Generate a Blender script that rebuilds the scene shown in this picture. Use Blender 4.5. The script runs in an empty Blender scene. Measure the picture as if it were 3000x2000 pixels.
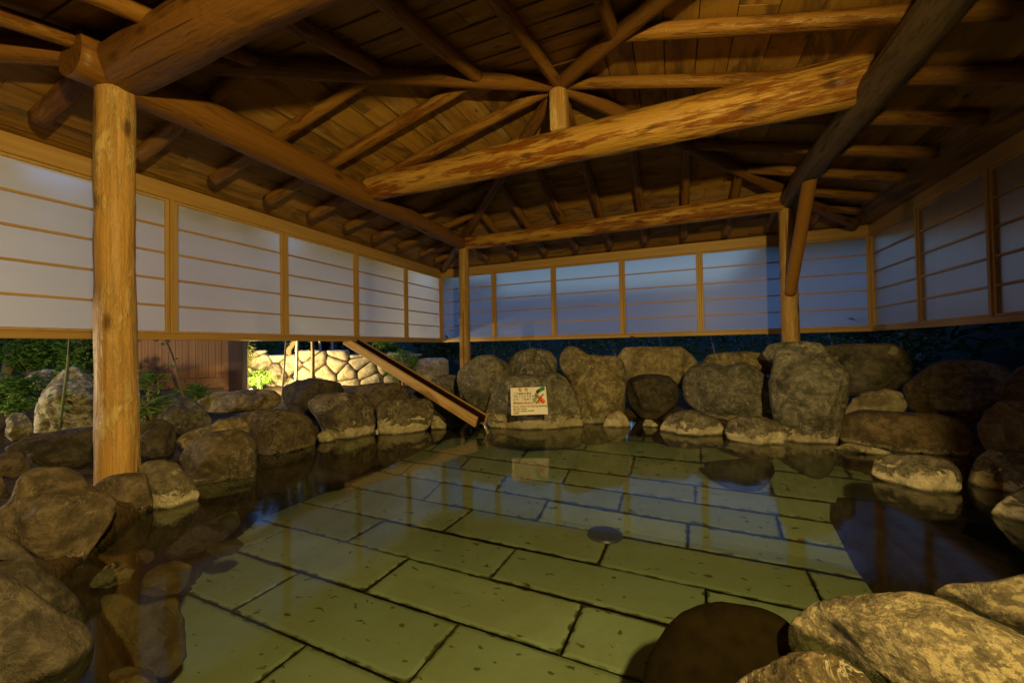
import bpy, bmesh, math, random
import numpy as np
from mathutils import Vector, Matrix

random.seed(7)
rng = np.random.default_rng(11)
sc = bpy.context.scene
COL = sc.collection

# ------------------------------------------------------------------ camera
CAMZ = 0.80                     # the lens stands this far above the bath water (z = 0)
AX_R = Vector((0.925494, 0.378308, -0.018554))
AX_U = Vector((0.023009, -0.007258, 0.999709))
AX_F = Vector((-0.378063, 0.925651, 0.015421))
FPX = 1164.586
CAM = Vector((0, 0, CAMZ))

def make_camera():
    cd = bpy.data.cameras.new('camera')
    cd.sensor_width = 36.0
    cd.lens = FPX / 3000 * 36.0
    cd.clip_start = 0.02
    cd.clip_end = 500
    o = bpy.data.objects.new('camera', cd)
    COL.objects.link(o)
    m = Matrix((AX_R, AX_U, -AX_F)).transposed().to_4x4()
    m.translation = CAM
    o.matrix_world = m
    sc.camera = o
make_camera()

def ray(px):                    # viewing ray through a photo pixel, one metre deep
    return AX_F + AX_R * ((px[0] - 1500) / FPX) + AX_U * ((1000 - px[1]) / FPX)
def at(px, D):
    return CAM + ray(px) * D
def at_z(px, z):
    d = ray(px)
    return CAM + d * ((z - CAMZ) / d.z)
TAGS = {'A': ((0, 900), 2.24), 'B': ((0, 1300), 2.24), 'C': ((600, 900), 2.24), 'D': ((1250, 950), 2.94),
        'E': ((2000, 900), 2.24), 'F': ((2000, 1300), 2.24), 'V': ((0, 0), 1 / 1.27551)}
def src(tag, x, y):
    o, s = TAGS[tag]
    return (o[0] + x / s, o[1] + y / s)

# ------------------------------------------------------------------ helpers
def tag(o, label=None, cat=None, group=None, kind=None):
    if label: o['label'] = label
    if cat: o['category'] = cat
    if group: o['group'] = group
    if kind: o['kind'] = kind
    return o

def empty(name, loc, label=None, cat=None, group=None, kind=None):
    o = bpy.data.objects.new(name, None)
    o.empty_display_size = 0.1
    COL.objects.link(o)
    o.location = loc
    return tag(o, label, cat, group, kind)

def link(name, me, mat=None, parent=None, loc=None):
    o = bpy.data.objects.new(name, me)
    COL.objects.link(o)
    if mat:
        for m in (mat if isinstance(mat, (list, tuple)) else [mat]):
            me.materials.append(m)
    if parent is not None:
        o.parent = parent
    if loc is not None:
        o.location = loc
    return o

def mesh(name, verts, faces, smooth=False):
    me = bpy.data.meshes.new(name)
    me.from_pydata([tuple(v) for v in verts], [], [tuple(f) for f in faces])
    if smooth:
        me.polygons.foreach_set('use_smooth', [True] * len(me.polygons))
    me.update()
    return me

class MB:
    """collects boxes into one mesh; coordinates relative to an origin"""
    def __init__(self, org=(0, 0, 0)):
        self.bm = bmesh.new(); self.org = Vector(org)
    def box(self, lo, hi, bev=0.0):
        lo = Vector(lo) - self.org; hi = Vector(hi) - self.org
        c = (lo + hi) / 2; s = hi - lo
        r = bmesh.ops.create_cube(self.bm, size=1.0, matrix=Matrix.Translation(c) @ Matrix.Diagonal((s.x, s.y, s.z, 1)))
        if bev:
            es = list({e for v in r['verts'] for e in v.link_edges})
            bmesh.ops.bevel(self.bm, geom=es, offset=bev, segments=2, affect='EDGES', profile=0.5)
    def obox(self, A, B, side, up, w, h, bev=0.0):
        """box along A-B, w wide along side, h high along up, centred on the line"""
        A = Vector(A) - self.org; B = Vector(B) - self.org
        d = B - A; L = d.length; d.normalize()
        m = Matrix((d, Vector(side), Vector(up))).transposed().to_4x4()
        m.translation = (A + B) / 2
        r = bmesh.ops.create_cube(self.bm, size=1.0, matrix=m @ Matrix.Diagonal((L, w, h, 1)))
        if bev:
            es = list({e for v in r['verts'] for e in v.link_edges})
            bmesh.ops.bevel(self.bm, geom=es, offset=bev, segments=2, affect='EDGES', profile=0.5)
    def build(self, name, mat, parent=None, loc=None):
        me = bpy.data.meshes.new(name)
        bmesh.ops.recalc_face_normals(self.bm, faces=self.bm.faces)
        self.bm.to_mesh(me); self.bm.free()
        return link(name, me, mat, parent, loc)

# numpy value noise ---------------------------------------------------------
def vnoise(P):
    P = np.asarray(P, dtype=np.float64)
    i = np.floor(P).astype(np.int64); f = P - i
    w = f * f * f * (f * (f * 6 - 15) + 10)
    def h(a, b, c):
        n = (a * 374761393 + b * 668265263 + c * 1274126177) & 0x7fffffff
        n = ((n ^ (n >> 13)) * 1274126177) & 0x7fffffff
        n = (n ^ (n >> 16)) & 0xffff
        return n / 65535.0 * 2 - 1
    x, y, z = i[:, 0], i[:, 1], i[:, 2]
    r = 0
    for dx in (0, 1):
        wx = w[:, 0] if dx else 1 - w[:, 0]
        for dy in (0, 1):
            wy = w[:, 1] if dy else 1 - w[:, 1]
            for dz in (0, 1):
                wz = w[:, 2] if dz else 1 - w[:, 2]
                r = r + h(x + dx, y + dy, z + dz) * wx * wy * wz
    return r
def fbm(P, octv=4, g=0.5):
    P = np.asarray(P, dtype=np.float64); a = 1.0; s = 0; t = 0
    for k in range(octv):
        s = s + a * vnoise(P * 2 ** k + 17.3 * k); t += a; a *= g
    return s / t

# ------------------------------------------------------------------ materials
class NT:
    def __init__(self, name):
        self.m = bpy.data.materials.new(name); self.m.use_nodes = True
        self.t = self.m.node_tree; self.t.nodes.clear()
        self.out = self.n('ShaderNodeOutputMaterial')
    def n(self, kind, **kw):
        x = self.t.nodes.new(kind)
        for k, v in kw.items():
            if k.startswith('i_'):
                key = k[2:]
                x.inputs[int(key) if key.isdigit() else key.replace('_', ' ')].default_value = v
            else:
                setattr(x, k, v)
        return x
    def l(self, a, b):
        self.t.links.new(a, b)
    def mix(self, fac, a, b, mode='MIX'):
        x = self.n('ShaderNodeMix', data_type='RGBA', blend_type=mode)
        for sock, v in ((x.inputs[0], fac), (x.inputs[6], a), (x.inputs[7], b)):
            if hasattr(v, 'is_linked') or hasattr(v, 'links'):
                self.l(v, sock)
            elif isinstance(v, (int, float)):
                sock.default_value = v
            else:
                sock.default_value = (*v, 1) if len(v) == 3 else v
        return x.outputs[2]
    def ramp(self, v, a, b):
        x = self.n('ShaderNodeMapRange', clamp=True)
        self.l(v, x.inputs[0]); x.inputs[1].default_value = a; x.inputs[2].default_value = b
        return x.outputs[0]
    def math(self, op, a, b=0.0):
        x = self.n('ShaderNodeMath', operation=op)
        for s, v in ((x.inputs[0], a), (x.inputs[1], b)):
            if hasattr(v, 'links'): self.l(v, s)
            else: s.default_value = v
        return x.outputs[0]
    def noise(self, vec, scale, detail=4, rough=0.55, dist=0.0):
        x = self.n('ShaderNodeTexNoise'); x.inputs['Scale'].default_value = scale
        x.inputs['Detail'].default_value = detail; x.inputs['Roughness'].default_value = rough
        x.inputs['Distortion'].default_value = dist
        if vec is not None: self.l(vec, x.inputs['Vector'])
        return x.outputs['Fac']
    def mapping(self, vec, scale=(1, 1, 1), loc=(0, 0, 0)):
        x = self.n('ShaderNodeMapping'); x.inputs['Scale'].default_value = scale; x.inputs['Location'].default_value = loc
        self.l(vec, x.inputs['Vector']); return x.outputs[0]
    def bump(self, h, strength=0.3, dist=0.01, normal=None):
        x = self.n('ShaderNodeBump'); x.inputs['Strength'].default_value = strength; x.inputs['Distance'].default_value = dist
        self.l(h, x.inputs['Height'])
        if normal is not None: self.l(normal, x.inputs['Normal'])
        return x.outputs[0]
    def principled(self, col, rough, normal=None, spec=0.5):
        x = self.n('ShaderNodeBsdfPrincipled')
        if hasattr(col, 'links'): self.l(col, x.inputs['Base Color'])
        else: x.inputs['Base Color'].default_value = (*col, 1)
        if hasattr(rough, 'links'): self.l(rough, x.inputs['Roughness'])
        else: x.inputs['Roughness'].default_value = rough
        x.inputs['Specular IOR Level'].default_value = spec
        if normal is not None: self.l(normal, x.inputs['Normal'])
        self.l(x.outputs[0], self.out.inputs['Surface'])
        return x

def objcoord(t):
    tc = t.n('ShaderNodeTexCoord'); oi = t.n('ShaderNodeObjectInfo')
    mul = t.n('ShaderNodeVectorMath', operation='SCALE'); mul.inputs[3].default_value = 13.0
    cmb = t.n('ShaderNodeCombineXYZ'); t.l(oi.outputs['Random'], cmb.inputs[0]); t.l(oi.outputs['Random'], cmb.inputs[2])
    t.l(cmb.outputs[0], mul.inputs[0])
    add = t.n('ShaderNodeVectorMath', operation='ADD'); t.l(tc.outputs['Object'], add.inputs[0]); t.l(mul.outputs[0], add.inputs[1])
    return add.outputs[0], oi.outputs['Random']

def log_mat(name, pale, stain, amount, dark=(0.05, 0.02, 0.008), rough=0.5, zs=1.2):
    """peeled log: stained skin worn through to pale wood in long patches (log axis is local z)"""
    t = NT(name); v, rnd = objcoord(t)
    long_ = t.mapping(v, (9, 9, zs))
    fib = t.mapping(v, (60, 60, 1.6))
    patch = t.noise(long_, 1.0, 6, 0.65, 0.6)
    fine = t.noise(t.mapping(v, (26, 26, zs * 4)), 1.0, 6, 0.7, 0.4)
    p = t.math('ADD', t.math('MULTIPLY', patch, 0.58), t.math('MULTIPLY', fine, 0.42))
    mask = t.ramp(p, amount + 0.035, amount - 0.035)
    fibre = t.noise(fib, 1.0, 3, 0.6)
    pale2 = t.mix(t.ramp(fibre, 0.35, 0.7), [c * 0.72 for c in pale], pale)
    st2 = t.mix(t.ramp(fibre, 0.3, 0.75), [c * 0.7 for c in stain], [c * 1.25 for c in stain])
    col = t.mix(mask, st2, pale2)
    # knots
    kn = t.n('ShaderNodeTexVoronoi', feature='F1'); t.l(t.mapping(v, (7, 7, 3.0)), kn.inputs['Vector']); kn.inputs['Scale'].default_value = 1.0
    kd = t.ramp(kn.outputs['Distance'], 0.20, 0.09)
    col = t.mix(t.math('MULTIPLY', kd, 0.75), col, dark)
    crack = t.ramp(t.noise(t.mapping(v, (30, 30, 0.5)), 1.0, 2, 0.5), 0.30, 0.26)
    col = t.mix(t.math('MULTIPLY', crack, 0.6), col, dark)
    h = t.math('ADD', t.math('MULTIPLY', fibre, 0.25), t.math('ADD', t.math('MULTIPLY', mask, 0.35), t.math('MULTIPLY', patch, 0.9)))
    h = t.math('SUBTRACT', h, t.math('MULTIPLY', t.math('ADD', crack, kd), 0.4))
    adze = t.noise(t.mapping(v, (13, 13, 5)), 1.0, 3, 0.6, 0.8)
    h = t.math('ADD', h, t.math('MULTIPLY', adze, 0.8))
    t.principled(col, rough, t.bump(h, 0.8, 0.016), 0.3)
    return t.m

def plank_mat():
    t = NT('roof_boards_wood')
    uv = t.n('ShaderNodeTexCoord').outputs['UV']
    at_ = t.n('ShaderNodeAttribute', attribute_name='brd')
    rnd = at_.outputs['Fac']
    cmb = t.n('ShaderNodeCombineXYZ'); t.l(t.math('MULTIPLY', rnd, 37.0), cmb.inputs[2])
    add = t.n('ShaderNodeVectorMath', operation='ADD'); t.l(uv, add.inputs[0]); t.l(cmb.outputs[0], add.inputs[1])
    v = add.outputs[0]
    g = t.noise(t.mapping(v, (0.9, 26, 1)), 1.0, 4, 0.6, 0.5)
    gl = t.noise(t.mapping(v, (1.5, 5, 1)), 1.0, 5, 0.65, 1.0)
    base = t.mix(rnd, (0.20, 0.092, 0.013), (0.41, 0.215, 0.036))
    col = t.mix(t.ramp(g, 0.3, 0.7), base, t.mix(0.5, base, (0.50, 0.30, 0.066)))
    col = t.mix(t.math('MULTIPLY', t.ramp(gl, 0.50, 0.36), 0.75), col, (0.085, 0.05, 0.024))      # damp stains
    pale = t.noise(t.mapping(v, (1.0, 4, 1), (5, 2, 0)), 1.0, 5, 0.7, 1.5)
    col = t.mix(t.math('MULTIPLY', t.ramp(pale, 0.56, 0.68), 0.6), col, (0.42, 0.33, 0.19))
    kn = t.n('ShaderNodeTexVoronoi', feature='F1'); t.l(t.mapping(v, (2.6, 6, 1)), kn.inputs['Vector']); kn.inputs['Scale'].default_value = 1.0
    col = t.mix(t.math('MULTIPLY', t.ramp(kn.outputs['Distance'], 0.10, 0.04), 0.8), col, (0.05, 0.022, 0.01))
    t.principled(col, 0.62, t.bump(t.math('ADD', g, t.math('MULTIPLY', gl, 0.5)), 0.35, 0.006), 0.3)
    return t.m

def sawn_mat(name, c, c2, axis, rough=0.45):
    """planed timber with the grain along one axis"""
    t = NT(name); v, rnd = objcoord(t)
    s = [42, 42, 42]; s['xyz'.index(axis)] = 1.5
    g = t.noise(t.mapping(v, s), 1.0, 4, 0.6, 0.3)
    s2 = [6, 6, 6]; s2['xyz'.index(axis)] = 0.8
    g2 = t.noise(t.mapping(v, s2), 1.0, 3, 0.6, 0.5)
    col = t.mix(t.ramp(g, 0.3, 0.7), c, c2)
    col = t.mix(t.math('MULTIPLY', t.ramp(g2, 0.5, 0.3), 0.35), col, [x * 0.55 for x in c])
    t.principled(col, rough, t.bump(g, 0.2, 0.003), 0.4)
    return t.m

def rock_mat(name, dark, lite, crust=0.0, crust_amt=0.0, speck=0.0, lichen=0.0, lichen_col=(0.36, 0.38, 0.22), scale=1.0, rough=0.75, pits=0.0, spots=0.0, crust_col=(0.66, 0.58, 0.45)):
    t = NT(name); v, rnd = objcoord(t)
    geo = t.n('ShaderNodeNewGeometry'); sep = t.n('ShaderNodeSeparateXYZ'); t.l(geo.outputs['Position'], sep.inputs[0])
    big = t.noise(v, 3.2 * scale, 5, 0.6, 0.6)
    fine = t.noise(v, 22 * scale, 6, 0.72, 0.3)
    mid = t.noise(t.mapping(v, (1, 1, 1.4), (3, 1, 7)), 8 * scale, 6, 0.65, 0.8)
    grit = t.noise(v, 95 * scale, 3, 0.7)
    col = t.mix(t.ramp(big, 0.32, 0.68), dark, lite)
    col = t.mix(t.math('MULTIPLY', t.ramp(fine, 0.44, 0.62), 0.7), col, [min(0.6, c * 1.7) for c in lite])
    col = t.mix(t.math('MULTIPLY', t.ramp(mid, 0.52, 0.40), 0.6), col, [c * 0.45 for c in dark])
    # thin pale mineral streaks
    if speck:
        vein = t.noise(t.mapping(v, (1, 1, 0.5), (9, 4, 1)), 6 * scale, 5, 0.65, 1.6)
        band = t.math('SUBTRACT', 0.03, t.math('ABSOLUTE', t.math('SUBTRACT', vein, 0.5)))
        vm = t.math('MULTIPLY', t.ramp(band, 0.0, 0.028), t.ramp(t.noise(v, 5 * scale, 3), 0.5, 0.62))
        col = t.mix(t.math('MULTIPLY', vm, 0.8 * min(1, speck)), col, (0.42, 0.38, 0.30))
        sp = t.ramp(t.noise(t.mapping(v, (1, 1, 1), (2, 8, 3)), 16 * scale, 4, 0.6, 0.5), 0.64, 0.70)
        col = t.mix(t.math('MULTIPLY', sp, 0.75 * speck), col, (0.48, 0.43, 0.33))
    if lichen:
        li = t.ramp(t.math('ADD', t.math('MULTIPLY', fine, 0.5), t.math('MULTIPLY', mid, 0.5)), 0.62 - 0.2 * lichen, 0.66 - 0.2 * lichen)
        col = t.mix(t.math('MULTIPLY', li, 0.85), col, lichen_col)
    hgt = t.math('ADD', t.math('MULTIPLY', big, 0.6), t.math('ADD', t.math('MULTIPLY', fine, 0.28), t.math('MULTIPLY', grit, 0.10)))
    if crust_amt:
        edge = t.math('ADD', t.math('MULTIPLY', t.math('SUBTRACT', mid, 0.5), 1.1 * max(crust, 0.06) * 3), t.math('MULTIPLY', t.math('SUBTRACT', fine, 0.5), 0.10))
        zz = t.math('ADD', sep.outputs[2], edge)
        cm = t.math('MULTIPLY', t.ramp(zz, crust + 0.012, crust - 0.012), t.ramp(t.math('ADD', mid, t.math('MULTIPLY', fine, 0.4)), 0.86 - 0.52 * crust_amt, 0.93 - 0.52 * crust_amt))
        cc = t.mix(t.ramp(fine, 0.35, 0.65), [c * 0.62 for c in crust_col], crust_col)
        cc = t.mix(t.math('MULTIPLY', t.ramp(grit, 0.42, 0.30), 0.5), cc, (0.14, 0.11, 0.07))
        col = t.mix(cm, col, cc)
        hgt = t.math('ADD', hgt, t.math('MULTIPLY', cm, t.math('ADD', 0.25, t.math('MULTIPLY', fine, 0.5))))
    if pits:
        pv = t.n('ShaderNodeTexVoronoi', feature='F1'); t.l(v, pv.inputs['Vector']); pv.inputs['Scale'].default_value = 26
        pm = t.math('MULTIPLY', t.ramp(pv.outputs['Distance'], 0.34, 0.20), t.ramp(mid, 0.42, 0.55))
        col = t.mix(t.math('MULTIPLY', pm, pits), col, [c * 0.25 for c in dark])
        hgt = t.math('SUBTRACT', hgt, t.math('MULTIPLY', pm, 0.3))
    if spots:
        sv = t.n('ShaderNodeTexVoronoi', feature='F1'); t.l(t.mapping(v, (1, 1, 1), (3.3, 1.7, 0.4)), sv.inputs['Vector']); sv.inputs['Scale'].default_value = 7.5; sv.inputs['Randomness'].default_value = 1.0
        sm = t.math('MULTIPLY', t.ramp(t.math('ADD', sv.outputs['Distance'], t.math('MULTIPLY', fine, 0.08)), 0.37, 0.33), t.ramp(t.noise(v, 3.1, 2), 0.50, 0.54))
        col = t.mix(t.math('MULTIPLY', sm, spots), col, (0.34, 0.30, 0.21))
    # wet band at and below the water line
    wet = t.ramp(t.math('ADD', sep.outputs[2], t.math('MULTIPLY', t.math('SUBTRACT', mid, 0.5), 0.05)), 0.022, 0.004)
    col = t.mix(t.math('MULTIPLY', wet, 0.82), col, (0.014, 0.010, 0.006))
    ro = t.n('ShaderNodeMapRange'); t.l(wet, ro.inputs[0]); ro.inputs[3].default_value = rough; ro.inputs[4].default_value = 0.25
    t.principled(col, ro.outputs[0], t.bump(hgt, 1.0, 0.04), 0.35)
    return t.m

def leaf_mat(name, c1, c2, trans=0.35):
    t = NT(name)
    a = t.n('ShaderNodeAttribute', attribute_name='lf')
    col = t.mix(a.outputs['Fac'], c1, c2)
    d = t.n('ShaderNodeBsdfPrincipled'); t.l(col, d.inputs['Base Color']); d.inputs['Roughness'].default_value = 0.55; d.inputs['Specular IOR Level'].default_value = 0.25
    tr = t.n('ShaderNodeBsdfTranslucent'); t.l(t.mix(0.3, col, (0.25, 0.4, 0.03)), tr.inputs['Color'])
    mx = t.n('ShaderNodeMixShader'); mx.inputs[0].default_value = trans
    t.l(d.outputs[0], mx.inputs[1]); t.l(tr.outputs[0], mx.inputs[2]); t.l(mx.outputs[0], t.out.inputs['Surface'])
    return t.m

def plain(name, c, rough=0.5, metal=0.0, spec=0.5, noise_amt=0.15):
    t = NT(name); v, rnd = objcoord(t)
    f = t.noise(v, 20, 4, 0.6)
    p = t.principled(t.mix(t.ramp(f, 0.3, 0.7), [x * (1 - noise_amt) for x in c], c), rough, None, spec)
    p.inputs['Metallic'].default_value = metal
    return t.m

def emit(name, c, s):
    t = NT(name); e = t.n('ShaderNodeEmission'); e.inputs[0].default_value = (*c, 1); e.inputs[1].default_value = s
    t.l(e.outputs[0], t.out.inputs['Surface']); return t.m

M = {}
M['post'] = log_mat('peeled_post_wood', (0.66, 0.47, 0.20), (0.46, 0.27, 0.085), 0.455, rough=0.48, zs=2.2)
M['beam'] = log_mat('stained_beam_wood', (0.22, 0.098, 0.018), (0.115, 0.032, 0.0035), 0.60, rough=0.42)
M['beamworn'] = log_mat('worn_beam_wood', (0.54, 0.30, 0.062), (0.23, 0.072, 0.008), 0.52, rough=0.42)
M['beamdark'] = log_mat('weathered_beam_wood', (0.17, 0.115, 0.06), (0.085, 0.05, 0.024), 0.55, rough=0.5)
M['rafter'] = log_mat('rafter_wood', (0.29, 0.14, 0.024), (0.140, 0.048, 0.006), 0.54, rough=0.45)
M['plank'] = plank_mat()
M['framez'] = sawn_mat('screen_timber_upright', (0.47, 0.28, 0.095), (0.60, 0.39, 0.15), 'z')
M['framex'] = sawn_mat('screen_timber_along_x', (0.47, 0.28, 0.095), (0.60, 0.39, 0.15), 'x')
M['framey'] = sawn_mat('screen_timber_along_y', (0.45, 0.26, 0.09), (0.57, 0.37, 0.14), 'y')
M['muntin'] = sawn_mat('muntin_timber', (0.30, 0.17, 0.06), (0.38, 0.23, 0.085), 'z')
M['brace'] = plain('brown_pipe_sleeve', (0.33, 0.155, 0.030), 0.38, 0, 0.5, 0.12)
M['chuteout'] = sawn_mat('chute_outer_timber', (0.42, 0.22, 0.055), (0.70, 0.46, 0.15), 'x', 0.45)
M['chutein'] = sawn_mat('chute_inner_timber', (0.020, 0.009, 0.005), (0.040, 0.017, 0.008), 'x', 0.25)  # dark tone for the trough's inner faces
M['fence'] = sawn_mat('fence_timber', (0.27, 0.115, 0.030), (0.40, 0.195, 0.060), 'z', 0.6)
M['fencedark'] = sawn_mat('fence_post_timber', (0.055, 0.026, 0.014), (0.08, 0.038, 0.02), 'z', 0.6)
M['bark'] = sawn_mat('sapling_bark', (0.20, 0.135, 0.07), (0.29, 0.20, 0.11), 'z', 0.8)
M['stem'] = sawn_mat('green_stem', (0.10, 0.13, 0.04), (0.16, 0.19, 0.06), 'z', 0.6)
M['pole'] = plain('pale_bamboo', (0.50, 0.46, 0.33), 0.5)
M['metal'] = plain('lamp_housing_metal', (0.05, 0.05, 0.05), 0.4, 0.8)
M['drain'] = plain('drain_lid_metal', (0.060, 0.068, 0.21), 0.4, 0.2)
M['signwhite'] = plain('notice_plastic', (0.88, 0.86, 0.82), 0.35, 0, 0.5, 0.03)
M['signred'] = plain('notice_red', (0.50, 0.045, 0.02), 0.5)
M['signdark'] = plain('notice_brown', (0.10, 0.06, 0.035), 0.5)
M['signgreen'] = plain('notice_green', (0.012, 0.24, 0.075), 0.5)
M['signpalegreen'] = plain('notice_pale_green', (0.22, 0.48, 0.30), 0.5)
M['signdkgreen'] = plain('notice_dark_green', (0.025, 0.05, 0.015), 0.5)
M['signorange'] = plain('notice_orange', (0.85, 0.27, 0.10), 0.5)
M['r_brown'] = rock_mat('brown_boulder', (0.056, 0.043, 0.029), (0.118, 0.090, 0.060), 0.02, 0.5, 0.35, 0)
M['r_dark'] = rock_mat('dark_boulder', (0.032, 0.027, 0.021), (0.074, 0.062, 0.047), 0, 0, 0.15, 0)
M['r_right'] = rock_mat('right_bank_boulder', (0.088, 0.064, 0.038), (0.165, 0.122, 0.074), 0.03, 0.6, 0.3, 0)
M['r_spot'] = rock_mat('spotted_boulder', (0.060, 0.054, 0.042), (0.135, 0.120, 0.088), 0, 0, 0.2, 0, spots=0.9)
M['r_grey'] = rock_mat('grey_boulder', (0.062, 0.061, 0.053), (0.168, 0.158, 0.130), 0.075, 0.95, 0.8, 0)
M['r_head'] = rock_mat('mottled_grey_boulder', (0.054, 0.053, 0.047), (0.170, 0.160, 0.135), 0.0, 0.0, 1.0, 0.25, (0.30, 0.28, 0.22))
M['r_ochre'] = rock_mat('ochre_boulder', (0.115, 0.095, 0.062), (0.235, 0.190, 0.105), 0.07, 0.9, 1.0, 0.35, (0.38, 0.31, 0.15))
M['r_tan'] = rock_mat('tan_boulder', (0.215, 0.178, 0.108), (0.315, 0.262, 0.158), 0, 0, 0.2, 0)
M['r_white'] = rock_mat('crusted_stone', (0.062, 0.055, 0.044), (0.135, 0.118, 0.09), 0.085, 1.0, 0.7, 0, crust_col=(0.74, 0.66, 0.50))
M['r_white2'] = rock_mat('tall_crusted_boulder', (0.068, 0.058, 0.043), (0.150, 0.125, 0.088), 0.11, 0.95, 0.9, 0, crust_col=(0.72, 0.64, 0.48))
M['r_sign'] = rock_mat('sign_boulder', (0.070, 0.068, 0.060), (0.195, 0.182, 0.148), 0.11, 0.9, 0.9, 0.3, (0.34, 0.30, 0.22), crust_col=(0.62, 0.54, 0.38))
M['r_moss'] = rock_mat('lichen_boulder', (0.12, 0.105, 0.06), (0.22, 0.195, 0.115), 0, 0, 0.7, 0.6, (0.46, 0.44, 0.28))
M['r_crust_all'] = rock_mat('pale_porous_stone', (0.30, 0.245, 0.155), (0.50, 0.42, 0.28), 0, 0, 0.2, 0)
M['r_front'] = rock_mat('pitted_front_boulder', (0.075, 0.064, 0.042), (0.24, 0.20, 0.13), 0, 0, 0.9, 0.50, (0.40, 0.34, 0.21), 2.6, 0.75)
M['r_front2'] = rock_mat('dark_speckled_boulder', (0.038, 0.028, 0.016), (0.10, 0.075, 0.042), 0, 0, 1.0, 0.28, (0.46, 0.37, 0.20), 2.2, 0.7, 0.4)
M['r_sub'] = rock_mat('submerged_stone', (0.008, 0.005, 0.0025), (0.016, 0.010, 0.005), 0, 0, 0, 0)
M['r_black'] = plain('shaded_black_brown_stone', (0.022, 0.0115, 0.005), 0.85, 0, 0.10, 0.55)  # the neighbouring boulder's shadow is put into this dark colour
M['r_orange'] = rock_mat('orange_submerged_stone', (0.10, 0.055, 0.018), (0.20, 0.11, 0.035), 0, 0, 0, 0)
M['r_wall'] = rock_mat('wall_stone', (0.34, 0.275, 0.175), (0.52, 0.42, 0.27), 0, 0, 0.2, 0, scale=1.2)
M['joint'] = plain('wall_joint_earth', (0.085, 0.062, 0.038), 0.9)
M['leaf_bright'] = leaf_mat('leaf_bright', (0.045, 0.12, 0.014), (0.14, 0.26, 0.03))
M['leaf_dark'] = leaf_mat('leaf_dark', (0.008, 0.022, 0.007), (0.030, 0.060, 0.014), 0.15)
M['leaf_yellow'] = leaf_mat('leaf_yellow', (0.09, 0.10, 0.02), (0.20, 0.19, 0.04))
M['leaf_fern'] = leaf_mat('leaf_fern', (0.05, 0.13, 0.016), (0.15, 0.28, 0.04))

# wet rock under ground water: the translucent screen sheets, the water, the ground
def screen_mat():
    t = NT('translucent_screen_sheet'); v, rnd = objcoord(t)
    f = t.noise(t.mapping(v, (1, 1, 5)), 2.0, 4, 0.6)
    col = t.mix(t.ramp(f, 0.3, 0.7), (0.74, 0.75, 0.76), (0.80, 0.80, 0.80))
    d = t.n('ShaderNodeBsdfDiffuse'); t.l(t.mix(1.0, col, (0.62, 0.62, 0.62), 'MULTIPLY'), d.inputs[0])
    tr = t.n('ShaderNodeBsdfTranslucent'); t.l(col, tr.inputs[0])
    mx = t.n('ShaderNodeMixShader'); mx.inputs[0].default_value = 0.55
    t.l(d.outputs[0], mx.inputs[1]); t.l(tr.outputs[0], mx.inputs[2])
    rf = t.n('ShaderNodeBsdfRefraction'); rf.inputs['IOR'].default_value = 1.10; rf.inputs['Roughness'].default_value = 0.5; rf.inputs[0].default_value = (0.9, 0.9, 0.9, 1)
    m3 = t.n('ShaderNodeMixShader'); m3.inputs[0].default_value = 0.22; t.l(mx.outputs[0], m3.inputs[1]); t.l(rf.outputs[0], m3.inputs[2]); mx = m3
    g = t.n('ShaderNodeBsdfGlossy'); g.inputs['Roughness'].default_value = 0.35
    fr = t.n('ShaderNodeFresnel'); fr.inputs[0].default_value = 1.35
    m2 = t.n('ShaderNodeMixShader'); t.l(t.math('MULTIPLY', fr.outputs[0], 0.6), m2.inputs[0]); t.l(mx.outputs[0], m2.inputs[1]); t.l(g.outputs[0], m2.inputs[2])
    t.l(m2.outputs[0], t.out.inputs['Surface']); return t.m
M['screen'] = screen_mat()

def water_mat():
    t = NT('bath_water'); tc = t.n('ShaderNodeTexCoord')
    n1 = t.noise(t.mapping(tc.outputs['Object'], (1, 1, 1)), 2.2, 3, 0.5, 0.4)
    b = t.bump(n1, 0.05, 0.05)
    tr = t.n('ShaderNodeBsdfTransparent'); tr.inputs[0].default_value = (0.80, 0.88, 0.73, 1)
    g = t.n('ShaderNodeBsdfGlossy'); g.inputs['Roughness'].default_value = 0.07; g.inputs[0].default_value = (0.95, 0.95, 0.95, 1); t.l(b, g.inputs['Normal'])
    lw = t.n('ShaderNodeLayerWeight'); lw.inputs[0].default_value = 0.5; t.l(b, lw.inputs['Normal'])
    fr = t.math('ADD', t.math('MULTIPLY', t.math('POWER', lw.outputs['Facing'], 5.0), 0.98), 0.02)      # Schlick, n = 1.33
    mx = t.n('ShaderNodeMixShader'); t.l(fr, mx.inputs[0]); t.l(tr.outputs[0], mx.inputs[1]); t.l(g.outputs[0], mx.inputs[2])
    t.l(mx.outputs[0], t.out.inputs['Surface']); return t.m
M['water'] = water_mat()

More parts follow.
